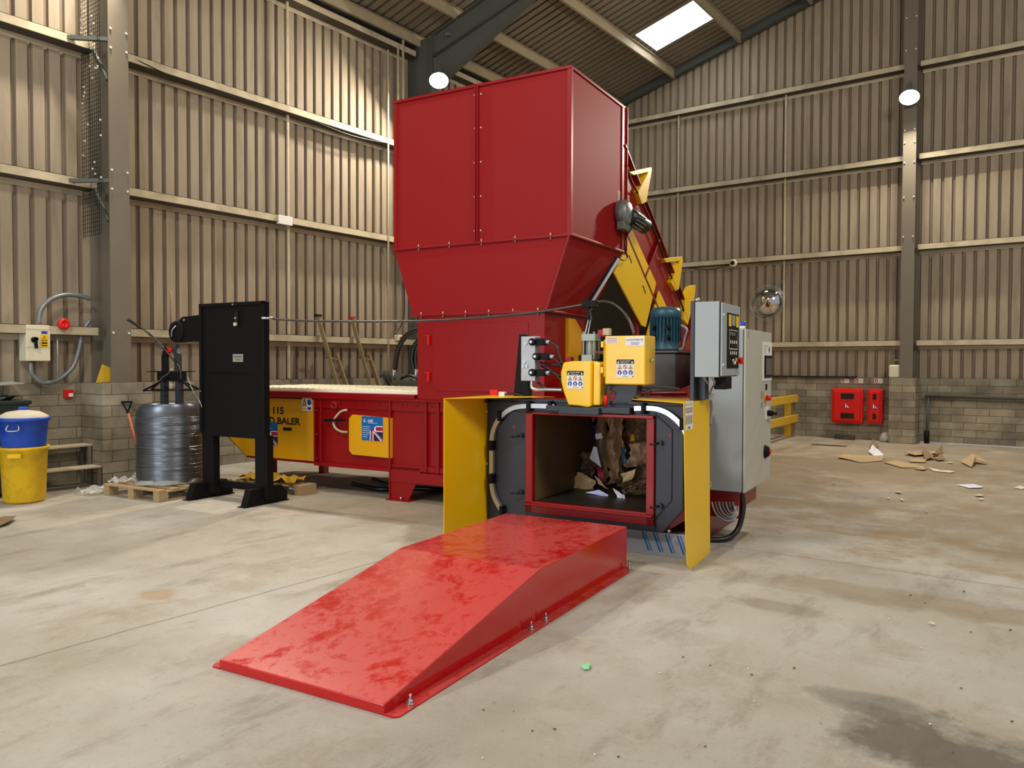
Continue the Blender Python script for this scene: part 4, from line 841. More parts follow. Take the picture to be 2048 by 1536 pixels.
# machine right end, frame under the cabinet
b = B(); b.box(-2.06, -1.99, 6.9, 7.0, .0, 1.28); b.box(-2.1, -1.72, 7.2, 7.28, .2, .44); b.box(-2.08, -1.98, 7.2, 8.1, .0, .42); b.box(-1.86, -1.72, 7.24, 7.9, .28, .43); t.part('end_frame', b, 'red_dark', bevel=.004)
b = B(); b.box(-2.9, -2.1, 7.0, 7.25, 1.19, 1.3); b.prism([(-2.4, 1.3), (-2.1, 1.3), (-2.1, 1.42)], 'y', 7.0, 7.2); b.cyl((-2.75, 7.0, 1.32), (-2.15, 7.0, 1.34), .02, n=10); t.part('red_crossmember', b, 'red_dark', bevel=.004)
b = B(); b.box(-3.6, -2.2, 8.05, 8.3, 1.2, 1.75); b.box(-3.6, -3.0, 8.3, 8.5, 1.2, 1.65); t.part('ram_housing', b, 'red_dark', bevel=.006)

# bale contents seen in the window
def pq(pix, y): return [at(a[0], a[1], y=y) for a in pix]
def crum(name, label, cat, pix, y, m, amp=.05, seed=1, n=12, dirv=(0, 1, 0), fr=7):
    b = B(); b.crumple(pq(pix, y), n, n, amp, seed, dirv, fr)
    c = sum(pq(pix, y), Vector())/4
    solo(name, label, cat, b, m, (c.x, c.y, min(v.z for v in b.v)))
W = 5.907
def z2(*p): return [(1040+a/W, 800+c/W) for a, c in p]
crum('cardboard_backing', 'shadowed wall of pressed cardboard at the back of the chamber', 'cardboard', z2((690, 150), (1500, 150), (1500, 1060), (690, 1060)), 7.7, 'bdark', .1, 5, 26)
crum('cardboard_sheet', 'creased tall cardboard sheet at the left of the bale', 'cardboard', z2((690, 170), (860, 170), (840, 640), (700, 620)), 7.5, 'bmid', .09, 2)
crum('cardboard_sheet', 'crumpled brown cardboard between left sheet and centre column', 'cardboard', z2((830, 170), (1010, 170), (1010, 1000), (860, 800)), 7.45, 'bmid', .12, 9, 14)
crum('cardboard_sheet', 'tall folded cardboard column in the centre of the bale', 'cardboard', z2((980, 170), (1170, 170), (1145, 1000), (1010, 1000)), 7.3, 'bmid', .1, 4, 14, fr=11)
crum('cardboard_sheet', 'broad cardboard sheet at the upper right of the bale', 'cardboard', z2((1170, 170), (1495, 170), (1495, 560), (1180, 560)), 7.5, 'bdark', .14, 6, 16)
crum('cardboard_sheet', 'plain cardboard panel at the right of the bale', 'cardboard', z2((1290, 520), (1495, 500), (1495, 760), (1250, 800)), 7.4, 'bmid', .1, 8)
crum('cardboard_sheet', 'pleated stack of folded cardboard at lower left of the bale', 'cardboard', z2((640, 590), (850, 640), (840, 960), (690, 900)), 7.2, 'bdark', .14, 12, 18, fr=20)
crum('cardboard_flap', 'pale cardboard flap resting on the chamber floor, left', 'cardboard', z2((640, 850), (860, 950), (820, 1070), (580, 1080)), 7.0, 'blight', .06, 3, 6)
crum('cardboard_flap', 'pale cardboard flap leaning at lower right', 'cardboard', z2((1180, 880), (1370, 810), (1310, 960), (1190, 1000)), 7.1, 'blight', .06, 7, 6)
crum('cardboard_flap', 'small cardboard tongue in front of the red package', 'cardboard', z2((860, 890), (960, 970), (1020, 1060), (900, 990)), 6.95, 'bmid', .04, 2, 5)
crum('shredded_waste', 'dark shredded packaging heap at the lower right of the bale', 'rubbish', z2((1150, 990), (1500, 900), (1500, 1140), (1180, 1150)), 6.95, 'bdark', .13, 15, 22, fr=24)
crum('paper_sheet', 'white paper triangle hanging in the bale', 'paper', z2((870, 545), (905, 560), (955, 800), (820, 690)), 7.1, 'paper', .02, 3, 4)
crum('paper_label', 'small white label in the upper bale', 'paper', z2((885, 400), (960, 390), (975, 450), (900, 465)), 7.15, 'paper', .01, 3, 3)
crum('blue_wrapper', 'narrow dark blue wrapper strip above the white label', 'wrapper', z2((860, 200), (890, 210), (895, 470), (835, 390)), 7.2, 'flagnavy', .04, 5, 6)
crum('red_package', 'crushed dark red package in the lower centre of the bale', 'package', z2((890, 790), (950, 800), (985, 970), (925, 950)), 7.05, 'flagred', .04, 6, 6)
crum('teal_bottle', 'crushed teal plastic bottle in the right of the bale', 'bottle', z2((1160, 560), (1230, 600), (1250, 750), (1205, 760)), 7.1, 'teal', .05, 7, 7)
crum('yellow_wrapper', 'small yellow wrapper lump at upper right of the bale', 'wrapper', z2((1285, 410), (1340, 405), (1355, 475), (1300, 490)), 7.2, 'amber', .04, 7, 6)
crum('lilac_sheet', 'flat pale lilac paper on the chamber floor', 'paper', z2((770, 1095), (930, 1060), (1040, 1120), (1030, 1145)), 6.75, 'lilac', .01, 7, 3)
crum('white_box', 'small white paper tube at the front of the chamber floor', 'paper', z2((1090, 1040), (1230, 1130), (1232, 1172), (1142, 1155)), 6.7, 'paper', .02, 8, 4)

# ---------------- hydraulic valve stand and wire tier
YT = 6.16
t = Thing('valve_stand', 'black post with bright steel plate and black solenoid valves beside the wire tier', 'valve block', at(1040, 795, y=YT+.08))
p0 = at(1032, 795, y=YT+.1); b = B(); b.prism([(p0.x-.03, PZ1), (p0.x+.14, PZ1), (p0.x+.1, 1.87), (p0.x+.03, 1.87)], 'y', YT+.1, YT+.16); t.part('post', b, 'black', bevel=.004)
pa, pb = at(1042, 673, y=YT), at(1070, 762, y=YT); b = B(); b.box(pa.x, pb.x, YT, YT+.1, pb.z, pa.z); t.part('manifold_plate', b, 'zinc', bevel=.004)
b = B()
for px, py in ((1052, 687), (1049, 724), (1047, 733), (1054, 733)): p = at(px, py, y=YT); b.cyl((p.x, YT, p.z), (p.x, YT-.012, p.z), .013, n=12)
t.part('port_plugs', b, 'steel')
for i, py in enumerate((684, 713, 745)):
    p = at(1070 if i != 1 else 1078, py, y=YT+.02); b = B(); b.cyl((p.x-.01, YT-.03, p.z), (p.x-.01, YT+.06, p.z), .033, n=16); b.box(p.x, p.x+.1, YT, YT+.08, p.z-.03, p.z+.03)
    v = t.part('solenoid_valve', b, 'black', bevel=.004); b = B(); b.cyl((p.x-.01, YT-.03, p.z), (p.x-.01, YT-.045, p.z), .013, n=12); b.cyl((p.x+.1, YT+.03, p.z), (p.x+.14, YT+.03, p.z-.005), .02, n=12); t.part('knob', b, 'steel', v)
b = B(); b.tube([at(x, y, y=YT+.02) for x, y in ((1064, 762), (1064, 775), (1075, 779), (1095, 779), (1125, 780))], .016); t.part('pipe_elbow', b, 'steel')
for k, pp in enumerate((((1100, 684), (1112, 692), (1118, 710), (1124, 728)), ((1098, 713), (1108, 717), (1116, 725), (1125, 735)), ((1098, 745), (1108, 746), (1118, 755), (1125, 765)), ((1080, 725), (1095, 728), (1110, 730), (1124, 732)), ((1082, 732), (1098, 738), (1110, 748), (1124, 752)), ((1075, 765), (1090, 775), (1105, 778), (1126, 778)))):
    b = B(); b.tube([at(x, y, y=YT+.03+.01*k) for x, y in pp], .011); t.part('hose', b, 'rubber')

t = Thing('wire_tier', 'yellow wire tying head with warning stickers above the outlet window', 'wire tier', (-2.6, YT+.1, PZ1))
b = B()
ol = [at(x, y, y=YT-.06) for x, y in ((1145, 722), (1126, 725), (1121, 745), (1122, 765), (1127, 785), (1136, 810), (1158, 812), (1175, 815), (1182, 813), (1183, 722))]
ol = [(p.x, p.z) for p in ol]; b.prism(ol, 'y', YT-.06, YT+.14); xe = ol[-1][0]; zb_, zt_ = ol[-2][1], ol[-1][1]
b.prism([(xe, zb_+.005), (xe, zt_), (xe+.07, zt_-.02), (xe+.07, zb_+.01)], 'y', YT-.03, YT+.16); cov = t.part('twister_cover', b, 'yellow', bevel=.012)
pa, pb = at(1210, 672, y=YT-.05), at(1290, 770, y=YT-.05)
b = B(); b.box(pa.x, pb.x, YT-.05, YT+.2, pb.z, pa.z); b.box(pa.x-.02, pa.x, YT-.04, YT+.0, pb.z+.06, pa.z-.03); cb_ = t.part('tier_cabinet', b, 'yellow', bevel=.01)
b = B()
for z in (pb.z+.12, pa.z-.07): b.box(pa.x-.035, pa.x-.015, YT-.055, YT-.01, z-.025, z+.025)
t.part('box_hinge', b, 'yellow', cb_)
b = B(); b.cyl((pb.x, YT+.07, (pa.z+pb.z)/2), (pb.x+.03, YT+.07, (pa.z+pb.z)/2), .013, n=12); t.part('latch', b, 'steel', cb_)
def wtsticker(par, x0, x1, z0, z1, y):
    b = B(); d = Decal(b, (x0, y, z0), (1, 0, 0), (0, 0, 1), x1-x0, z1-z0)
    d.rect(0, 1, 0, 1, 0); d.rect(0, 1, .76, 1, 1, 2); d.text('Accent 470T', .18, .89, .055, 0, 3, .62, .01); d.text('Wire Tier', .25, .79, .06, 0, 3, .45, .01)
    for x in (.1, .9): d.poly([(x-.06, .8), (x+.06, .8), (x, .92)], 0, 3)
    for x in (.19, .81): d.poly([(x-.13, .47), (x+.13, .47), (x, .71)], 1, 2); d.poly([(x-.09, .49), (x+.09, .49), (x, .66)], 3, 3); d.poly([(x-.03, .5), (x+.03, .5), (x, .6)], 1, 4)
    d.ring(.5, .59, .12, .025, 4, 2); d.poly([(.42, .66), (.45, .69), (.58, .52), (.55, .49)], 4, 3)
    for x in (.18, .5, .82): d.disc(x, .28, .125, 2, 2); d.disc(x, .28, .05, 0, 3); d.rect(x-.03, x+.03, .18, .3, 0, 3)
    d.rect(.35, .7, .06, .09, 5, 2); d.rect(.9, .97, .04, .1, 1, 2); t.part('warning_sticker', b, ['white', 'ink', 'blue', 'yellow', 'flagred', 'grey'], par)
q0, q1 = at(1134, 777, y=YT-.062), at(1167, 742, y=YT-.062); wtsticker(cov, q0.x, q1.x, q0.z, q1.z, YT-.0615)
q0, q1 = at(1233, 755, y=YT-.052), at(1268, 719, y=YT-.052); wtsticker(cb_, q0.x, q1.x, q0.z, q1.z, YT-.0515)
b = B(); q0, q1 = at(1251, 692, y=YT-.052), at(1289, 673, y=YT-.052); d = Decal(b, (q0.x, YT-.0515, q0.z), (1, 0, 0), (0, 0, 1), q1.x-q0.x, q1.z-q0.z); d.rect(0, 1, 0, 1, 0); d.text('ACCENTWIRE TIE', .05, .55, .2, 1, 2, .88, .004); d.rect(.28, .75, .3, .36, 2, 2); d.rect(.3, .7, .14, .19, 2, 2); t.part('maker_label', b, ['white', 'ink', 'blue'], cb_)
b = B(); q0, q1 = at(1211, 686, y=YT-.052), at(1236, 673, y=YT-.052); d = Decal(b, (q0.x, YT-.0515, q0.z), (1, 0, 0), (0, 0, 1), q1.x-q0.x, q1.z-q0.z); d.rect(0, 1, 0, 1, 0)
for k in range(5): d.rect(.08, .92, .12+k*.17, .17+k*.17, 1, 2)
t.part('instruction_label', b, ['white', 'flagred'], cb_)
# cylinder
p = at(1182, 690, y=YT+.12); cx, cz = p.x, p.z; b = B()
b.box(cx-.065, cx+.065, YT+.06, YT+.19, 1.80, 1.86); b.box(cx-.06, cx+.04, YT+.05, YT+.17, 1.62, 1.68); b.cyl((cx, YT+.12, 1.66), (cx, YT+.12, 1.82), .045, n=20)
for dx in (-.05, .05):
    for dy in (.07, .17): b.cyl((cx+dx, YT+dy, 1.64), (cx+dx, YT+dy, 1.88), .009, n=8)
b.cyl((cx-.01, YT+.11, 1.55), (cx-.01, YT+.11, 1.64), .025, n=12); t.part('hydraulic_cylinder', b, 'cylgrey', bevel=.003)
b = B(); pa, pb = at(1160, 703, y=YT+.22), at(1208, 765, y=YT+.22); b.box(pa.x, pb.x, YT+.18, YT+.26, 1.31, pa.z-.03); b.cyl((pa.x+.03, YT+.2, pa.z-.05), (pb.x, YT+.2, pa.z-.05), .03, n=12); b.box(pb.x-.05, pb.x+.04, YT+.02, YT+.2, 1.27, 1.62); t.part('tier_body', b, 'black', bevel=.008)
b = B(); pa, pb = at(1228, 770, y=YT+.03), at(1268, 806, y=YT+.03); b.prism([(pa.x, 1.26), (pa.x+.02, 1.36), (pa.x-.08, 1.4), (pa.x-.08, 1.44), (pb.x+.04, 1.44), (pb.x+.02, 1.34), (pb.x-.04, 1.26)], 'y', YT+.02, YT+.14); t.part('mounting_block', b, 'navy', bevel=.006)
b = B(); p = at(1211, 800, y=YT-.05); b.cyl((p.x, YT-.05, 1.25), (p.x, YT-.05, 1.34), .016, n=12); b.mi = 1; b.tube([(p.x, YT-.05, 1.34), (p.x, YT-.05, 1.4), (p.x+.03, YT-.04, 1.43), (p.x+.12, YT, 1.435)], .009); t.part('release_lever', b, ['red_bright', 'rubber'])
for k, (px, py) in enumerate(((1205, 667), (1215, 664), (1140, 720))): p = at(px, py, y=YT+.2); b = B(); b.box(p.x-.03, p.x+.03, YT+.16, YT+.22, p.z-.03, p.z+.03); t.part('proximity_switch', b, 'girt' if k == 1 else 'flagred', bevel=.004)
b = B(); b.tube([at(x, y, y=YT+.1) for x, y in ((1272, 775), (1285, 782), (1300, 778), (1298, 790), (1285, 787))], .006); b.tube([at(x, y, y=YT+.1) for x, y in ((1270, 776), (1290, 776), (1330, 774), (1362, 778))], .008); t.part('cable', b, 'rubber')
# wire conduit from the stand to the tier
b = B(); cpts = [(541, 637, 6.37), (560, 639, 6.37), (620, 642, 6.37), (720, 643, 6.37), (840, 642, 6.37), (950, 636, 6.4), (1050, 627, 6.42), (1110, 619, 6.45), (1180, 607, 6.5), (1205, 603, 6.5), (1225, 607, 6.48), (1245, 622, 6.45), (1260, 645, 6.4), (1268, 668, 6.35)]
b.tube([at(x, y, y=k) for x, y, k in cpts], .012, 8, 8); solo('wire_feed_conduit', 'long brown steel conduit sagging from the black stand to the wire tier', 'conduit', b, 'tank', at(840, 642, y=6.37))
b = B(); p = at(1180, 608, y=6.5); b.box(p.x-.07, p.x+.07, 6.47, 6.54, p.z-.03, p.z+.03); b.bar((p.x-.02, 6.5, p.z-.02), (p.x+.0, 6.5, p.z-.14), .05, .03); b.mi = 1; b.cyl((p.x-.01, 6.5, p.z-.12), (p.x-.04, 6.48, 1.86), .008, n=8); b.cyl((p.x+.01, 6.5, p.z-.12), (p.x-.01, 6.48, 1.86), .006, n=8)
solo('conduit_clamp', 'black clamp bracket holding the wire conduit above the cylinder', 'clamp', b, ['black', 'steel'], p, bevel=.003)
b = B(); b.bar(at(1238, 517, y=8.05), at(1176, 618, y=7.9), .03, .03); b.mi = 1; b.bar(at(1234, 512, y=8.1), at(1170, 614, y=7.95), .05, .03)
solo('galvanised_strut', 'pale galvanised trunking running down the right edge of the funnel', 'trunking', b, ['zinc', 'black'], at(1205, 565, y=8.0))

# ---------------- hydraulic power pack
t = Thing('power_pack', 'hydraulic oil tank with upright blue green electric motor', 'power pack', (-2.55, 7.75, 1.25))
ta, tb = at(1300, 706, y=7.5), at(1352, 706, y=7.5)
b = B(); b.box(ta.x-.25, tb.x, 7.5, 8.0, 1.25, ta.z); t.part('oil_tank', b, 'tank', bevel=.012)
b = B(); b.box(ta.x-.27, tb.x+.02, 7.48, 8.02, ta.z, ta.z+.02); t.part('tank_lid', b, 'tank', bevel=.004)
mc = at(1331, 690, y=7.75); mx_, mz = mc.x, ta.z+.02; s = .155
b = B(); b.lathe((mx_, 7.75, mz), [(0, 0), (s*.95, 0), (s*.95, .03), (s*.85, .06), (s*.9, .1), (s*.9, .33), (s*1.02, .335), (s*1.02, .4), (s*.85, .44), (s*.5, .45), (0, .45)], 32); mo = t.part('electric_motor', b, 'teal')
b = B()
for k in range(28):
    a = 2*pi*k/28; u = Vector((cos(a), sin(a), 0)); c = Vector((mx_, 7.75, 0)); b.bar(c+u*s*.95+Vector((0, 0, mz+.1)), c+u*s*.95+Vector((0, 0, mz+.33)), .006, .03, up=u)
t.part('cooling_fins', b, 'teal', mo)
b = B()
for px in (1308, 1337):
    for py in (655, 675): p = at(px, py, y=7.75-s*1.0); b.cyl((p.x, p.y, p.z-.025), (p.x, p.y, p.z+.025), .014, n=8)
t.part('motor_lugs', b, 'black', mo)
b = B(); b.lathe((mx_, 7.75, mz-.001), [(s*1.15, 0), (s*1.15, .015), (0, .015)], 24); t.part('mounting_ring', b, 'black')
b = B(); b.tube([at(x, y, y=7.7) for x, y in ((1362, 650), (1374, 660), (1370, 675), (1366, 695), (1358, 700))], .014); t.part('motor_cable', b, 'motorgrey')

# ---------------- conveyor
XS = -3.5; XF = -5.3
sl = -.705
def cz(y, off=0): return 4.10+off+sl*(y-8.866)
t = Thing('inclined_conveyor', 'red inclined feed conveyor with yellow guards rising into the hopper back', 'conveyor', (-4.4, 11.5, 0))
YE = 12.6
for x0, x1 in ((XS-.012, XS), (XF, XF+.012)):
    b = B(); b.prism([(8.55, cz(8.55)-.95), (8.55, cz(8.55, .0)), (YE, cz(YE, 0)), (YE, cz(YE)-.95)], 'x', x0, x1); sp_ = t.part('side_plate', b, 'red', bevel=.002)
b = B(); b.bar((XS+.02, 8.75, cz(8.75)), (XS+.02, YE, cz(YE)), .07, .02); b.bar((XS+.01, 8.5, cz(8.5)-.97), (XS+.01, YE, cz(YE)-.97), .06, .05)
for y in (10.02, 11.5): b.bar((XS+.015, y, cz(y)-.05), (XS+.015, y-.55, cz(y-.55)-.98), .06, .04)
t.part('side_frame', b, 'red_dark', bevel=.003)
b = B(); b.box(XF, XS, 8.6, 8.62, 2.9, 3.0)
b.add([(XF, 8.55, cz(8.55)-.8), (XS, 8.55, cz(8.55)-.8), (XS, YE, cz(YE)-.8), (XF, YE, cz(YE)-.8)], [(0, 1, 2, 3)]); t.part('belt', b, 'rubber')
def gp(pix, x=XS+.035): return [(at(a, c, x=x).y, at(a, c, x=x).z) for a, c in pix]
b = B(); b.prism(gp(((1262, 456), (1312, 566), (1291, 654), (1283, 651), (1228, 546), (1247, 505), (1251, 460))), 'x', XS+.02, XS+.04); g = t.part('yellow_guard', b, 'yellow', bevel=.003)
b = B()
for px, py in ((1260, 518), (1288, 579)):
    q = gp(((px-3, py-8), (px-1, py-8), (px+4, py+7), (px+3, py+9)), XS+.042); b.prism(q, 'x', XS+.041, XS+.043)
t.part('slot', b, 'gap', g)
b = B(); b.prism(gp(((1318, 581), (1352, 655), (1330, 700), (1300, 700), (1294, 668))), 'x', XS+.02, XS+.04); t.part('yellow_guard', b, 'yellow', bevel=.003)
for pix in (((1258, 344), (1303, 334), (1304, 340), (1293, 404), (1284, 408), (1276, 385), (1297, 344), (1268, 350)), ((1328, 517), (1365, 513), (1366, 522), (1358, 578), (1352, 582), (1342, 565), (1360, 522), (1332, 525)), ((1368, 640), (1370, 600), (1381, 573), (1391, 570), (1391, 580), (1388, 600), (1376, 650))):
    b = B(); b.prism(gp(pix, XS+.06), 'x', XS-.02, XS+.06); t.part('guard_bracket', b, 'yellow', bevel=.003)
p = at(1252, 420, x=XS+.1)
b = B(); b.box(XS-.05, XS+.03, 8.55, 8.95, 3.28, 3.62); t.part('motor_mount', b, 'red', bevel=.006)
mo = None
b = B(); q = at(1256, 425, x=XS+.15); b.lathe((XS+.03, q.y, q.z), [(.0, 0), (.13, 0), (.15, .03), (.15, .09), (.12, .14), (.05, .16), (0, .16)], 24, axis=(1, 0, 0)); b.box(XS+.05, XS+.14, q.y-.1, q.y+.1, q.z-.2, q.z-.02); mo = t.part('gear_motor', b, 'motorgrey', bevel=.006)
b = B(); b.cyl((XS+.12, q.y+.05, q.z-.02), (XS+.2, q.y+.42, q.z-.1), .095, n=24); 
b.mi = 1
for k in range(16):
    a = 2*pi*k/16; d_ = (Vector((XS+.2, q.y+.42, q.z-.1))-Vector((XS+.12, q.y+.05, q.z-.02))).normalized(); u = d_.cross(Vector((0, 0, 1))).normalized(); w_ = d_.cross(u); o_ = (u*cos(a)+w_*sin(a))*.1
    b.bar(Vector((XS+.12, q.y+.05, q.z-.02))+o_+d_*.08, Vector((XS+.12, q.y+.05, q.z-.02))+o_+d_*.26, .008, .02, up=o_)
t.part('motor_body', b, ['rubber', 'steel'], mo)
b = B(); b.tube([at(x, y, x=XS+.12) for x, y in ((1262, 458), (1252, 475), (1250, 500), (1255, 515), (1247, 520), (1240, 517))], .01); b.tube([at(x, y, x=XS+.05) for x, y in ((1254, 330), (1262, 360), (1275, 385), (1300, 440), (1330, 520), (1360, 600), (1378, 650))], .012); t.part('cable', b, 'rubber')
for y in (9.3, 11.3):
    for x in (XS-.06, XF+.02):
        b = B(); b.box(x, x+.06, y, y+.08, 0, cz(y)-.95); t.part('support_leg', b, 'red_dark')
b = B(); b.box(XF-.05, XS+.06, YE-.1, YE+1.3, .05, cz(YE)-.1); t.part('feed_hopper', b, 'red_dark', bevel=.01)
b = B(); b.add([(XS+.06, YE+1.3, 1.2), (XS+.06, YE-.1, 1.2), (XS+.35, YE-.1, 2.0), (XS+.35, YE+1.4, 2.0)], [(0, 1, 2, 3)]); t.part('side_board', b, 'yellow', solid=.02)

# ---------------- hoses and manifold behind the hopper
t = Thing('rear_manifold', 'dark hydraulic manifold with black hose loops behind the hopper left side', 'hydraulics', (-5.6, 8.95, 1.2))
YH = 8.9
pa, pb = at(782, 775, y=YH), at(842, 745, y=YH); b = B(); b.box(pa.x, pb.x+.1, YH, YH+.2, 1.2, at(800, 760, y=YH).z); t.part('manifold', b, 'tank', bevel=.01)
for k, pp in enumerate((((790, 738), (796, 700), (812, 672), (832, 661), (850, 660)), ((828, 738), (824, 715), (830, 690), (848, 672)), ((834, 740), (832, 715), (836, 692), (850, 678)), ((796, 765), (806, 755), (822, 752), (842, 762)), ((806, 772), (822, 760), (842, 768)))):
    b = B(); b.tube([at(x, y, y=YH+.1+.02*k) for x, y in pp], .036 if k < 3 else .02); t.part('hose', b, 'rubber')
for px, py, q in ((788, 736, 757), (832, 738, 757)): b = B(); b.cyl(at(px, py, y=YH+.1), at(px, q, y=YH+.1), .022, n=12); t.part('hose_fitting', b, 'steel')
for k in range(4):
    px = 757+k*9; b = B(); b.sheet([at(px, 742+k*2, y=9.1), at(px+3, 741+k*2, y=9.1), at(px+24, 780, y=9.1), at(px+20, 780, y=9.1)], (0, .25, 0)); solo('steel_offcut', f'dark leaning plate behind the tread deck, {["leftmost","second from left","third from left","rightmost"][k]} of four', 'plate', b, 'tank', at(px+20, 780, y=9.1))

# ---------------- electrical cabinet
cx0, cx1, cy0, cy1, z0, z1 = -2.05, -1.66, 7.15, 8.25, .447, 1.915
t = Thing('electrical_cabinet', 'tall pale grey electrical cabinet with touch screen beside the baler', 'cabinet', ((cx0+cx1)/2, (cy0+cy1)/2, z0))
b = B(); b.box(cx0, cx1-.025, cy0, cy1, z0, z1); t.part('enclosure', b, 'cabside', bevel=.006)
b = B(); b.box(cx1-.028, cx1-.02, cy0+.003, cy1-.003, z0+.003, z1-.003); t.part('door_gap', b, 'gap')
b = B(); b.box(cx1-.02, cx1, cy0, cy1, z0-.004, z1+.002); dr = t.part('door', b, 'cab', bevel=.005)
def cp(px, py): return at(px, py, x=cx1+.001)
def onx(px0, py0, px1, py1): a = cp(px0, py0); c = cp(px1, py1); return a.y, c.y, c.z, a.z
ya, yb, za, zb = onx(1525, 679, 1543, 765)
b = B(); b.box(cx1, cx1+.008, ya, cy1-.02, 1.44, 1.82); pl = t.part('control_panel', b, 'white', dr, bevel=.002)
b = B(); d = Decal(b, (cx1+.009, ya+.03, 1.70), (0, 1, 0), (0, 0, 1), .32, .1)
for k in range(5): d.rect(.02, .5-.05*k, .85-k*.18, .9-k*.18, 0)
d.poly([(.7, .5), (.78, .9), (.86, .5), (.78, .1)], 1); t.part('panel_print', b, ['grey', 'ink'], dr)
b = B(); b.box(cx1+.008, cx1+.02, ya+.06, cy1-.05, 1.47, 1.69); t.part('touch_screen', b, 'black', dr, bevel=.003)
b = B(); b.box(cx1+.0205, cx1+.021, ya+.085, cy1-.07, 1.5, 1.66); t.part('screen_glass', b, 'screen', dr)
b = B(); p = cp(1532, 774); b.box(cx1, cx1+.01, p.y-.02, p.y+.02, p.z-.03, p.z+.03); t.part('key_switch', b, 'black', dr, bevel=.003)
b = B(); p = cp(1530, 796); b.cyl((cx1, p.y, p.z), (cx1+.012, p.y, p.z), .045, n=20); b.mi = 1; b.cyl((cx1+.01, p.y, p.z), (cx1+.055, p.y, p.z), .026, n=20); t.part('emergency_stop', b, ['amber', 'red_bright'], dr)
b = B(); p = cp(1533, 826); b.box(cx1, cx1+.012, p.y-.06, p.y+.06, p.z-.06, p.z+.06); b.mi = 1; b.cyl((cx1+.01, p.y, p.z), (cx1+.06, p.y, p.z), .03, n=16); b.bar((cx1+.06, p.y-.02, p.z), (cx1+.07, p.y+.12, p.z-.01), .02, .03); t.part('main_switch', b, ['white', 'black'], dr)
b = B(); p = cp(1530, 903); b.lathe((cx1, p.y, p.z), [(.07, 0), (.045, .04), (0, .04)], 20, axis=(1, 0, 0)); b.mi = 1; b.cyl((cx1+.04, p.y, p.z), (cx1+.06, p.y, p.z), .025, n=16); t.part('isolator_knob', b, ['black', 'red_bright'], dr)
b = B(); p = cp(1497, 668); b.box(cx1, cx1+.003, p.y-.02, p.y+.02, p.z-.04, p.z+.02); t.part('badge', b, 'grey', dr)
b = B(); d = Decal(b, (cx0+.05, cy0-.002, z0+.03), (1, 0, 0), (0, 0, 1), .04, .05); d.rect(0, 1, 0, 1, 0); d.rect(.2, .8, .3, .8, 1, 2); t.part('small_label', b, ['white', 'ink'])
b = B(); d = Decal(b, (cx1+.001, cp(1522, 806).y, 1.18), (0, 1, 0), (0, 0, 1), .1, .16); d.rect(0, 1, .55, 1, 0); d.rect(0, 1, 0, .35, 0); t.part('faded_labels', b, 'grey', dr)
t = Thing('beacon_light', 'blue warning beacon on white base on top of the tall cabinet', 'beacon', (cx1-.06, cy0+.08, z1))
b = B(); b.cyl((cx1-.06, cy0+.08, z1), (cx1-.06, cy0+.08, z1+.035), .036, n=20); t.part('base', b, 'white')
b = B(); b.lathe((cx1-.06, cy0+.08, z1+.03), [(.036, 0), (.036, .035), (.03, .045), (0, .047)], 20); t.part('lens', b, 'bluebin')
# cables under the cabinet
for k in range(7):
    b = B(); x = -1.98+.035*k
    b.tube([at(1426+7*k, 983, y=7.3), at(1424+7*k, 1005, y=7.2), at(1434+6*k, 1030-2*k, y=7.12), at(1458+2*k, 1042-4*k, y=7.1), at(1474-k, 1030-3*k, y=7.12), at(1476-2*k, 1012, y=7.2)], .009)
    solo('hanging_cable', f'grey cable loop hanging below the tall cabinet, {["first","second","third","fourth","fifth","sixth","seventh"][k]} from the left', 'cable', b, 'motorgrey' if k % 2 else 'zinc', (x, cy0+.1, z0), group='cable loops under the cabinet')
b = B(); b.tube([(-1.73, 7.3, z0), (-1.70, 7.28, .3), (-1.73, 7.2, .1), (-1.82, 7.05, .03), (-2.05, 6.95, .025), (-2.3, 6.9, .025)], .025); solo('supply_hose', 'thick dark supply conduit curving from the cabinet to the floor', 'hose', b, 'rubber', (-1.8, 7.1, 0))

# ---------------- small control box on its post
bx0, bx1, by0, by1, bz0, bz1 = -1.815, -1.60, 6.10, 6.67, 1.50, 2.09
t = Thing('control_box', 'blue grey control box with black button panel on a dark post', 'control box', (bx0, by0+.2, 1.31))
b = B(); b.box(bx0-.035, bx0-.003, by0+.0, by0+.2, 1.0, 2.10); b.box(bx0-.035, bx0+.06, by0+.1, by0+.2, 1.32, bz0); t.part('post', b, 'navy', bevel=.003)
b = B(); b.box(bx0, bx1-.022, by0, by1, bz0, bz1); t.part('enclosure', b, 'cabside', bevel=.005)
b = B(); b.box(bx1-.024, bx1-.016, by0+.004, by1-.004, bz0+.004, bz1-.004); t.part('door_gap', b, 'gap')
b = B(); b.box(bx1-.016, bx1, by0+.01, by1, bz0+.01, bz1-.01); dr = t.part('door', b, 'cabside', bevel=.004)
b = B()
for z in (bz0+.09, bz1-.11): b.cyl((bx1, by0+.03, z-.02), (bx1, by0+.03, z+.02), .012, n=10)
t.part('hinge', b, 'steel', dr)
ya, yb = by0+.15, by1-.06; za, zb = bz0+.07, bz1-.08
b = B(); b.box(bx1, bx1+.006, ya, yb, za, zb); pn_ = t.part('button_panel', b, 'black', dr)
b = B(); d = Decal(b, (bx1+.0065, ya, za), (0, 1, 0), (0, 0, 1), yb-ya, zb-za)
d.rect(.06, .3, .76, .97, 0); d.rect(.72, .96, .76, .97, 0); d.rect(.36, .66, .78, .97, 1)
d.rect(.12, .85, .69, .70, 2); d.rect(.12, .85, .345, .36, 2); d.rect(.12, .135, .35, .69, 2); d.rect(.84, .85, .35, .69, 2)
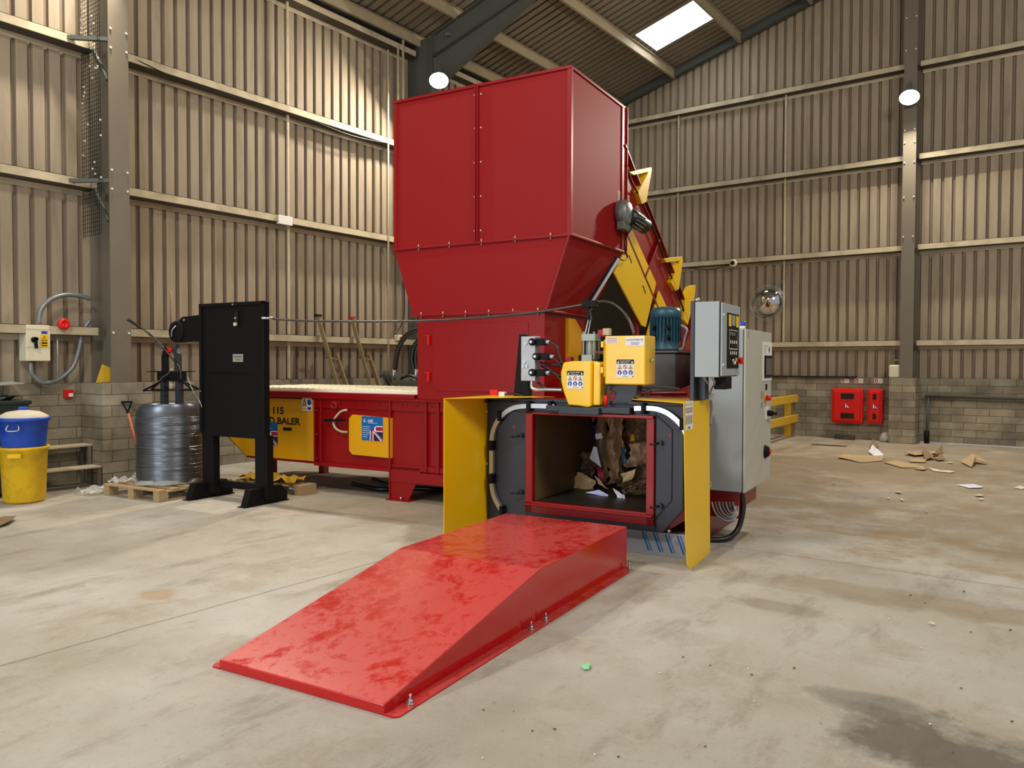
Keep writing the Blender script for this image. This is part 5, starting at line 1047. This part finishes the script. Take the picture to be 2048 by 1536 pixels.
for j, y in enumerate((.6, .45, .25)):
    for k in range(4 if j else 3): d.rect(.2+.17*k, .28+.17*k, y, y+.06, 1 if j == 0 else 2, 2)
t.part('panel_print', b, ['yellow', 'grey', 'white'], pn_)
for y_, z_, m in ((.35, .14, 'steel'), (.5, .1, 'white'), (.62, .15, 'amber'), (.42, .17, 'black')):
    p = (bx1+.006, ya+(yb-ya)*y_, za+(zb-za)*z_); b = B(); b.cyl(p, (p[0]+.02, p[1], p[2]), .014, n=12); t.part('push_button', b, m, pn_)
b = B(); p = (bx1+.006, ya+(yb-ya)*.8, za+(zb-za)*.14); b.cyl(p, (p[0]+.03, p[1], p[2]), .018, n=14); b.cyl((p[0]+.03, p[1], p[2]), (p[0]+.05, p[1], p[2]), .03, n=18); t.part('emergency_stop', b, 'red_bright', pn_)
for k in range(2): b = B(); x = bx0+.06+.06*k; p = at(1404+9*k, 757, y=6.3); b.tube([(x, by0+.05, bz0), (x, by0+.15, 1.45), at(1416+5*k, 785, y=6.6), at(1422+2*k, 815, y=6.75), at(1421, 850, y=6.8)], .009); t.part('cable', b, 'zinc')
b = B(); b.box(bx0+.1, bx1-.02, by0+.2, by0+.4, 1.40, bz0); t.part('plug_socket', b, 'black', bevel=.008)
b = B(); b.cyl((bx0-.02, by0+.05, 2.1), (bx0+.02, by0+.05, 2.12), .012, n=10); t.part('post_cap', b, 'steel')
for k, (px) in enumerate((1398, 1413)):
    p = at(px, 793, z=1.345); b = B(); b.box(-1.83+.09*k-.03, -1.83+.09*k+.03 if k == 0 else -1.83+.09*k+.0, 6.35, 6.4, 1.312, 1.36)
    solo('cable_gland', f'small white plastic block on the right guard top, {["left","right"][k]}', 'block', b, 'white', (-1.83+.09*k, 6.37, 1.312), bevel=.003)

# ---------------- wire stand
sx0, sx1, sy = -7.85, -6.77, 6.37
t = Thing('wire_stand', 'tall matt black wire guide stand with solid upper panel on two feet', 'stand', ((sx0+sx1)/2, sy, 0))
for x0, x1, xl in ((sx0, sx0+.19, 0), (sx1-.19, sx1, 1)):
    b = B(); b.box(x0, x1, sy-.05, sy+.05, .06, .78) if xl else b.box(x0, x1, sy-.05, sy+.05, .06, .78); t.part('leg', b, 'black', bevel=.004)
    xc = x0+.05 if xl else x0+.02; b = B(); b.prism([(sy-.31, 0), (sy-.24, .19), (sy+.22, .19), (sy+.31, .1), (sy+.31, 0)], 'x', xc, xc+.09); b.box(xc-.03, xc+.1, sy-.33, sy+.33, 0, .01); ft = t.part('foot', b, 'black', bevel=.004)
    b = B(); b.cyl((xc-.02, sy-.25, .01), (xc-.02, sy-.25, .045), .009, n=8); t.part('anchor_bolt', b, 'steel', ft)
b = B(); b.box(sx0+.15, sx1-.15, sy+.05, sy+.09, .12, .2); t.part('crossbar', b, 'black', bevel=.004)
b = B(); b.box(sx0, sx1, sy-.06, sy+.0, .74, 2.295); pn2 = t.part('upper_panel', b, 'black', bevel=.006)
b = B(); b.box(sx0, sx0+.04, sy-.085, sy-.06, .78, 2.3); b.box(sx1-.04, sx1, sy-.085, sy-.06, .78, 2.3); b.box(sx0, sx1, sy-.085, sy-.06, 2.26, 2.3); b.box(sx0+.04, sx1-.19, sy-.07, sy-.06, 1.48, 1.49); t.part('panel_edge', b, 'black', pn2, bevel=.003)
b = B(); q = at(476, 716, y=sy-.062); d = Decal(b, (q.x-.085, sy-.0625, q.z-.045), (1, 0, 0), (0, 0, 1), .17, .09); d.rect(0, 1, 0, 1, 0); d.rect(.1, .9, .55, .75, 1, 2); d.rect(.25, .75, .22, .36, 1, 2); t.part('name_plate', b, ['grey', 'column'], pn2)
q = at(475, 640, y=sy-.07); b = B(); b.box(q.x-.03, q.x+.03, sy-.09, sy-.06, q.z-.07, q.z+.1); b.mi = 1; b.cyl((q.x-.005, sy-.09, q.z-.05), (q.x-.005, sy-.11, q.z-.05), .022, n=14); b.mi = 2; b.cyl((q.x-.005, sy-.09, q.z+.02), (q.x-.005, sy-.105, q.z+.02), .012, n=10); b.cyl((q.x-.06, sy-.06, 2.275), (q.x-.06, sy-.09, 2.275), .01, n=8); t.part('switch_unit', b, ['rubber', 'lid', 'grey'], pn2)
b = B(); b.prism([(sx0, 1.86), (sx0-.4, 1.86), (sx0-.44, 2.1), (sx0-.34, 2.16), (sx0, 2.175)], 'y', sy-.05, sy+.05); b.lathe((sx0-.44, sy+.07, 1.98), [(0, 0), (.13, 0), (.13, .14), (0, .14)], 20, axis=(0, -1, 0)); arm = t.part('guide_arm', b, 'black', bevel=.004)
b = B(); b.cyl((sx0-.3, sy-.052, 2.12), (sx0-.3, sy-.06, 2.12), .015, n=10); b.tube([(sx0-.42, sy-.08, 2.05), (sx0-.46, sy-.1, 2.0), (sx0-.5, sy-.08, 1.92)], .008); t.part('guide_rollers', b, 'steel', arm)
b = B(); b.cyl((sx1-.02, sy-.1, 2.105), (sx1+.05, sy, 2.105), .015, n=10); t.part('conduit_socket', b, 'steel')

# ---------------- coil on pallet
CC = Vector((-8.46, 6.34, 0))
t = Thing('timber_pallet', 'worn timber pallet under the wire coil', 'pallet', CC)
pw0, pw1, py0, py1 = -8.98, -7.95, 5.80, 6.85
b = B()
for k in range(6): y = py0+k*.19; b.box(pw0, pw1, y, y+.1, .118, .138)
t.part('deck_boards', b, 'wood', bevel=.003)
b = B()
for x in (pw0, (pw0+pw1)/2-.05, pw1-.1): b.box(x, x+.1, py0, py1, .098, .118)
t.part('stringer_boards', b, 'wood', bevel=.003)
for x in (pw0, (pw0+pw1)/2-.05, pw1-.1):
    for y in (py0, (py0+py1)/2-.06, py1-.13): b = B(); b.box(x, x+.1, y, y+.13, .02, .098); t.part('block', b, 'wood', bevel=.004)
b = B()
for x in (pw0, (pw0+pw1)/2-.05, pw1-.1): b.box(x, x+.1, py0, py1, .0, .02)
t.part('base_boards', b, 'wood', bevel=.003)
t = Thing('timber_pallet', 'second timber pallet lying behind the black stand', 'pallet', (-7.2, 7.6, 0))
b = B()
for k in range(6): x = -8.0+k*.2; b.box(x, x+.12, 6.95, 7.22+.0, .1, .12)
t.part('deck_boards', b, 'wood')
for x in (-7.98, -7.45, -6.98): b = B(); b.box(x, x+.1, 6.95, 7.22, 0, .1); t.part('block', b, 'wood')
b = B(); b.crumple([(-8.0, 6.95, .13), (-7.0, 6.95, .13), (-7.05, 7.22, .14), (-7.9, 7.22, .14)], 20, 8, .05, 4, (0, 0, 1), 9); solo('straw_sacking', 'crumpled yellow paper sacking on the second pallet', 'sacking', b, 'yellowwood', (-7.5, 7.1, .13), solid=.004)
# wire coil: a bundle of many hoops
b = B(); R0, R1 = .375, .24
prof = [(R1, .15)]
zz = .15; k = 0
prof = []
while zz < .93:
    r = R0+.004*noise.noise(Vector((0, 0, zz*14)))+(.014 if zz > .75 else 0); prof += [(r, zz), (r+.009, zz+.005), (r, zz+.010)]; zz += .0105
for q in range(14):
    a = q/14*pi/2; r = R1+.05+(R0-R1-.04)*cos(a); h = .94+.16*sin(a); prof += [(r, h), (r+.009, h+.006)]
prof += [(R1, 1.09), (R1, .15), (R0, .15)]
b.lathe(CC, prof, 64); t = Thing('wire_coil', 'large coil of bright galvanised baling wire on the pallet', 'wire coil', CC+Vector((0, 0, .15)))
t.part('windings', b, 'wire')
b = B()
for k in range(90):
    r = R0+random.uniform(-.02, .022); z_ = random.uniform(.17, 1.02); q_ = .006 if z_ < .75 else .03; tx, ty = random.uniform(-q_, q_), random.uniform(-q_, q_)
    if z_ > .93: r -= (z_-.93)*1.1
    b.tube([CC+Vector((r*cos(a*pi/16), r*sin(a*pi/16), z_+tx*cos(a*pi/16)+ty*sin(a*pi/16))) for a in range(32)], .0035, 5, 1, True)
t.part('loose_turns', b, 'wire2')
b = B(); b.lathe(CC, [(.37, .14), (.43, .142), (.44, .16), (.40, .19), (.385, .2)], 40, wob=.25)
solo('coil_wrapping', 'crinkled clear plastic wrap around the foot of the coil', 'plastic wrap', b, 'film', CC+Vector((0, 0, .14)))
b = B(); b.crumple([(-9.3, 5.62, .01), (-8.99, 5.66, .01), (-8.99, 6.1, .05), (-9.25, 6.15, .02)], 16, 16, .06, 3, (0, 0, 1), 11); b.crumple([(-8.97, 5.85, .15), (-8.8, 5.85, .15), (-8.72, 6.35, .15), (-8.95, 6.3, .15)], 16, 16, .06, 8, (0, 0, 1), 13)
solo('plastic_wrap', 'torn clear plastic wrap heaped at the left end of the pallet', 'plastic wrap', b, 'film', (-9.1, 5.8, 0))
# spider on the coil
t = Thing('coil_spider', 'black steel decoiler spider with hooked lifting arms standing in the coil', 'decoiler', CC+Vector((0, 0, 1.08)))
cx_, cy_ = CC.x+.04, CC.y
b = B(); b.box(cx_-.215, cx_+.215, cy_-.05, cy_+.05, 1.38, 1.49); t.part('cross_channel', b, 'black', bevel=.004)
b = B(); b.box(cx_-.34, cx_+.34, cy_-.012, cy_+.012, 1.49, 1.5); b.box(cx_-.012, cx_+.012, cy_-.34, cy_+.34, 1.49, 1.5); b.bar((cx_-.39, cy_, 1.27), (cx_+.39, cy_, 1.27), .02, .014)
b.bar((cx_, cy_-.39, 1.27), (cx_, cy_+.39, 1.27), .02, .014)
for s in (-1, 1): b.bar((cx_+s*.39, cy_, 1.27), (cx_+s*.2, cy_, 1.38), .016, .02); b.bar((cx_, cy_+s*.39, 1.27), (cx_, cy_+s*.05, 1.42), .016, .02)
t.part('retaining_arms', b, 'black')
for s in (-1, 1):
    b = B(); b.box(cx_+s*.14-.03, cx_+s*.14+.03, cy_-.04, cy_+.04, .9, 1.38); t.part('leg', b, 'navy', bevel=.004)
    b = B(); b.bar((cx_+s*.12, cy_, 1.48), (cx_+s*.12, cy_, 1.7), .07, .06, up=(0, 1, 0)); b.bar((cx_+s*.12, cy_, 1.69), (cx_+s*.06, cy_, 1.79), .07, .06, up=(0, 1, 0)); t.part('lifting_hook', b, 'navy' if s > 0 else 'black', bevel=.005)
b = B(); b.box(cx_-.07, cx_+.02, cy_-.03, cy_+.03, 1.73, 1.785); t.part('red_block', b, 'red_bright', bevel=.008)
b = B(); b.cyl((cx_, cy_, 1.28), (cx_, cy_, 1.38), .03, n=14); b.cyl((cx_, cy_, 1.49), (cx_, cy_, 1.53), .015, n=10); t.part('hub', b, 'girt')
b = B(); b.cyl((cx_-.01, cy_, 1.77), (cx_-.01, cy_, 2.49), .011, n=10); solo('guide_rod', 'thin vertical copper coloured rod rising above the coil spider', 'rod', b, 'chamber', (cx_, cy_, 1.77))
b = B(); b.tube([at(x, y, y=6.3) for x, y in ((255, 640), (300, 668), (330, 700), (358, 735), (362, 760))], .011, 6, 4); b.tube([at(x, y, y=6.28) for x, y in ((257, 637), (290, 662), (325, 697))], .006, 6, 4)
solo('slack_strap', 'dark slack strap slanting from the column down to the coil spider', 'strap', b, 'rubber', at(300, 668, y=6.3))
b = B(); b.tube([at(x, y, y=6.25) for x, y in ((318, 770), (322, 757), (335, 748), (343, 736))], .004, 5, 4); b.tube([at(x, y, y=6.1) for x, y in ((376, 755), (385, 780), (398, 800), (404, 815))], .004, 5, 4); b.tube([at(x, y, y=6.1) for x, y in ((370, 795), (385, 785), (402, 782))], .003, 5, 4)
solo('wire_end', 'loose bright wire ends curling over the spider', 'wire', b, 'steel', at(335, 748, y=6.25))
# floor drain and floor hose
b = B(); p = at(1658, 891, 'H', z=0); b.box(p.x-.32, p.x+.32, p.y-.1, p.y+.1, .001, .006); solo('drain_cover', 'dark flat drain cover on the floor before the fire boxes', 'drain', b, 'tank', (p.x, p.y, 0), 'H')
b = B(); b.tube([(-6.3, 7.6, .16), (-6.0, 7.55, .12), (-5.85, 7.6, .14)], .03); b.tube([(-6.9, 7.9, .03), (-6.3, 7.7, .03), (-5.9, 8.0, .03), (-5.0, 8.1, .03)], .03); solo('floor_hose', 'black hose lying in the shadow under the baler', 'hose', b, 'rubber', (-6.2, 7.7, .03))

# ================================================================== LIGHTS, WORLD, CAMERA
def area(name, loc, aim, size, power, col, sy_=None):
    l = bpy.data.lights.new(name, 'AREA'); l.energy = power; l.color = col; l.size = size
    if sy_: l.shape = 'RECTANGLE'; l.size_y = sy_
    o = bpy.data.objects.new(name, l); COL.objects.link(o); o.location = loc
    o.rotation_euler = (Vector(aim)-Vector(loc)).to_track_quat('-Z', 'Y').to_euler(); return o
WARM = (1, .9, .75); COOL = (.86, .93, 1)
area('floodlight_back', (-2.92, 17.25, 6.9), (-2.6, 8, 0), .3, 420, WARM)
area('floodlight_left_far', (-9.9, 11.15, 6.9), (-6, 6, 0), .3, 330, WARM)
area('floodlight_left_near', (-10.1, 5.3, 7.6), (-5.5, 7.5, 0), .35, 420, WARM)
area('floodlight_front', (-4.5, -1.0, 8.6), (-4.0, 3, 0), 1.2, 430, (1, .95, .88))
area('unseen_light_right', (4.5, 4.0, 8.8), (-5, 13, 3), 3.0, 520, (1, .92, .78))  # unseen broad light from the right, widened to soften its reflection
area('door_daylight', (-5.0, -6.5, 2.6), (-4, 2, .0), 5, 430, COOL, 4)
w = bpy.data.worlds.new('World'); SC.world = w; w.use_nodes = True
bg = w.node_tree.nodes['Background']; bg.inputs[0].default_value = (.92, .96, 1, 1); bg.inputs[1].default_value = .36
cam = bpy.data.cameras.new('Camera'); co = bpy.data.objects.new('Camera', cam); COL.objects.link(co); SC.camera = co
cam.sensor_fit = 'HORIZONTAL'; cam.sensor_width = 36; cam.lens = F/2048*36; cam.clip_end = 200; cam.clip_start = .05
co.location = (0, 0, CH)
R = Matrix.Rotation(-HY, 4, 'Z') @ Matrix.Rotation(pi/2+PITCH, 4, 'X') @ Matrix.Rotation(ROLL, 4, 'Z')
co.rotation_euler = R.to_euler()
SC.view_settings.view_transform = 'Standard'; SC.view_settings.look = 'None'; SC.view_settings.exposure = .08; SC.view_settings.gamma = 1
SC.cycles.use_denoising = True; SC.cycles.max_bounces = 6; SC.cycles.sample_clamp_indirect = 6
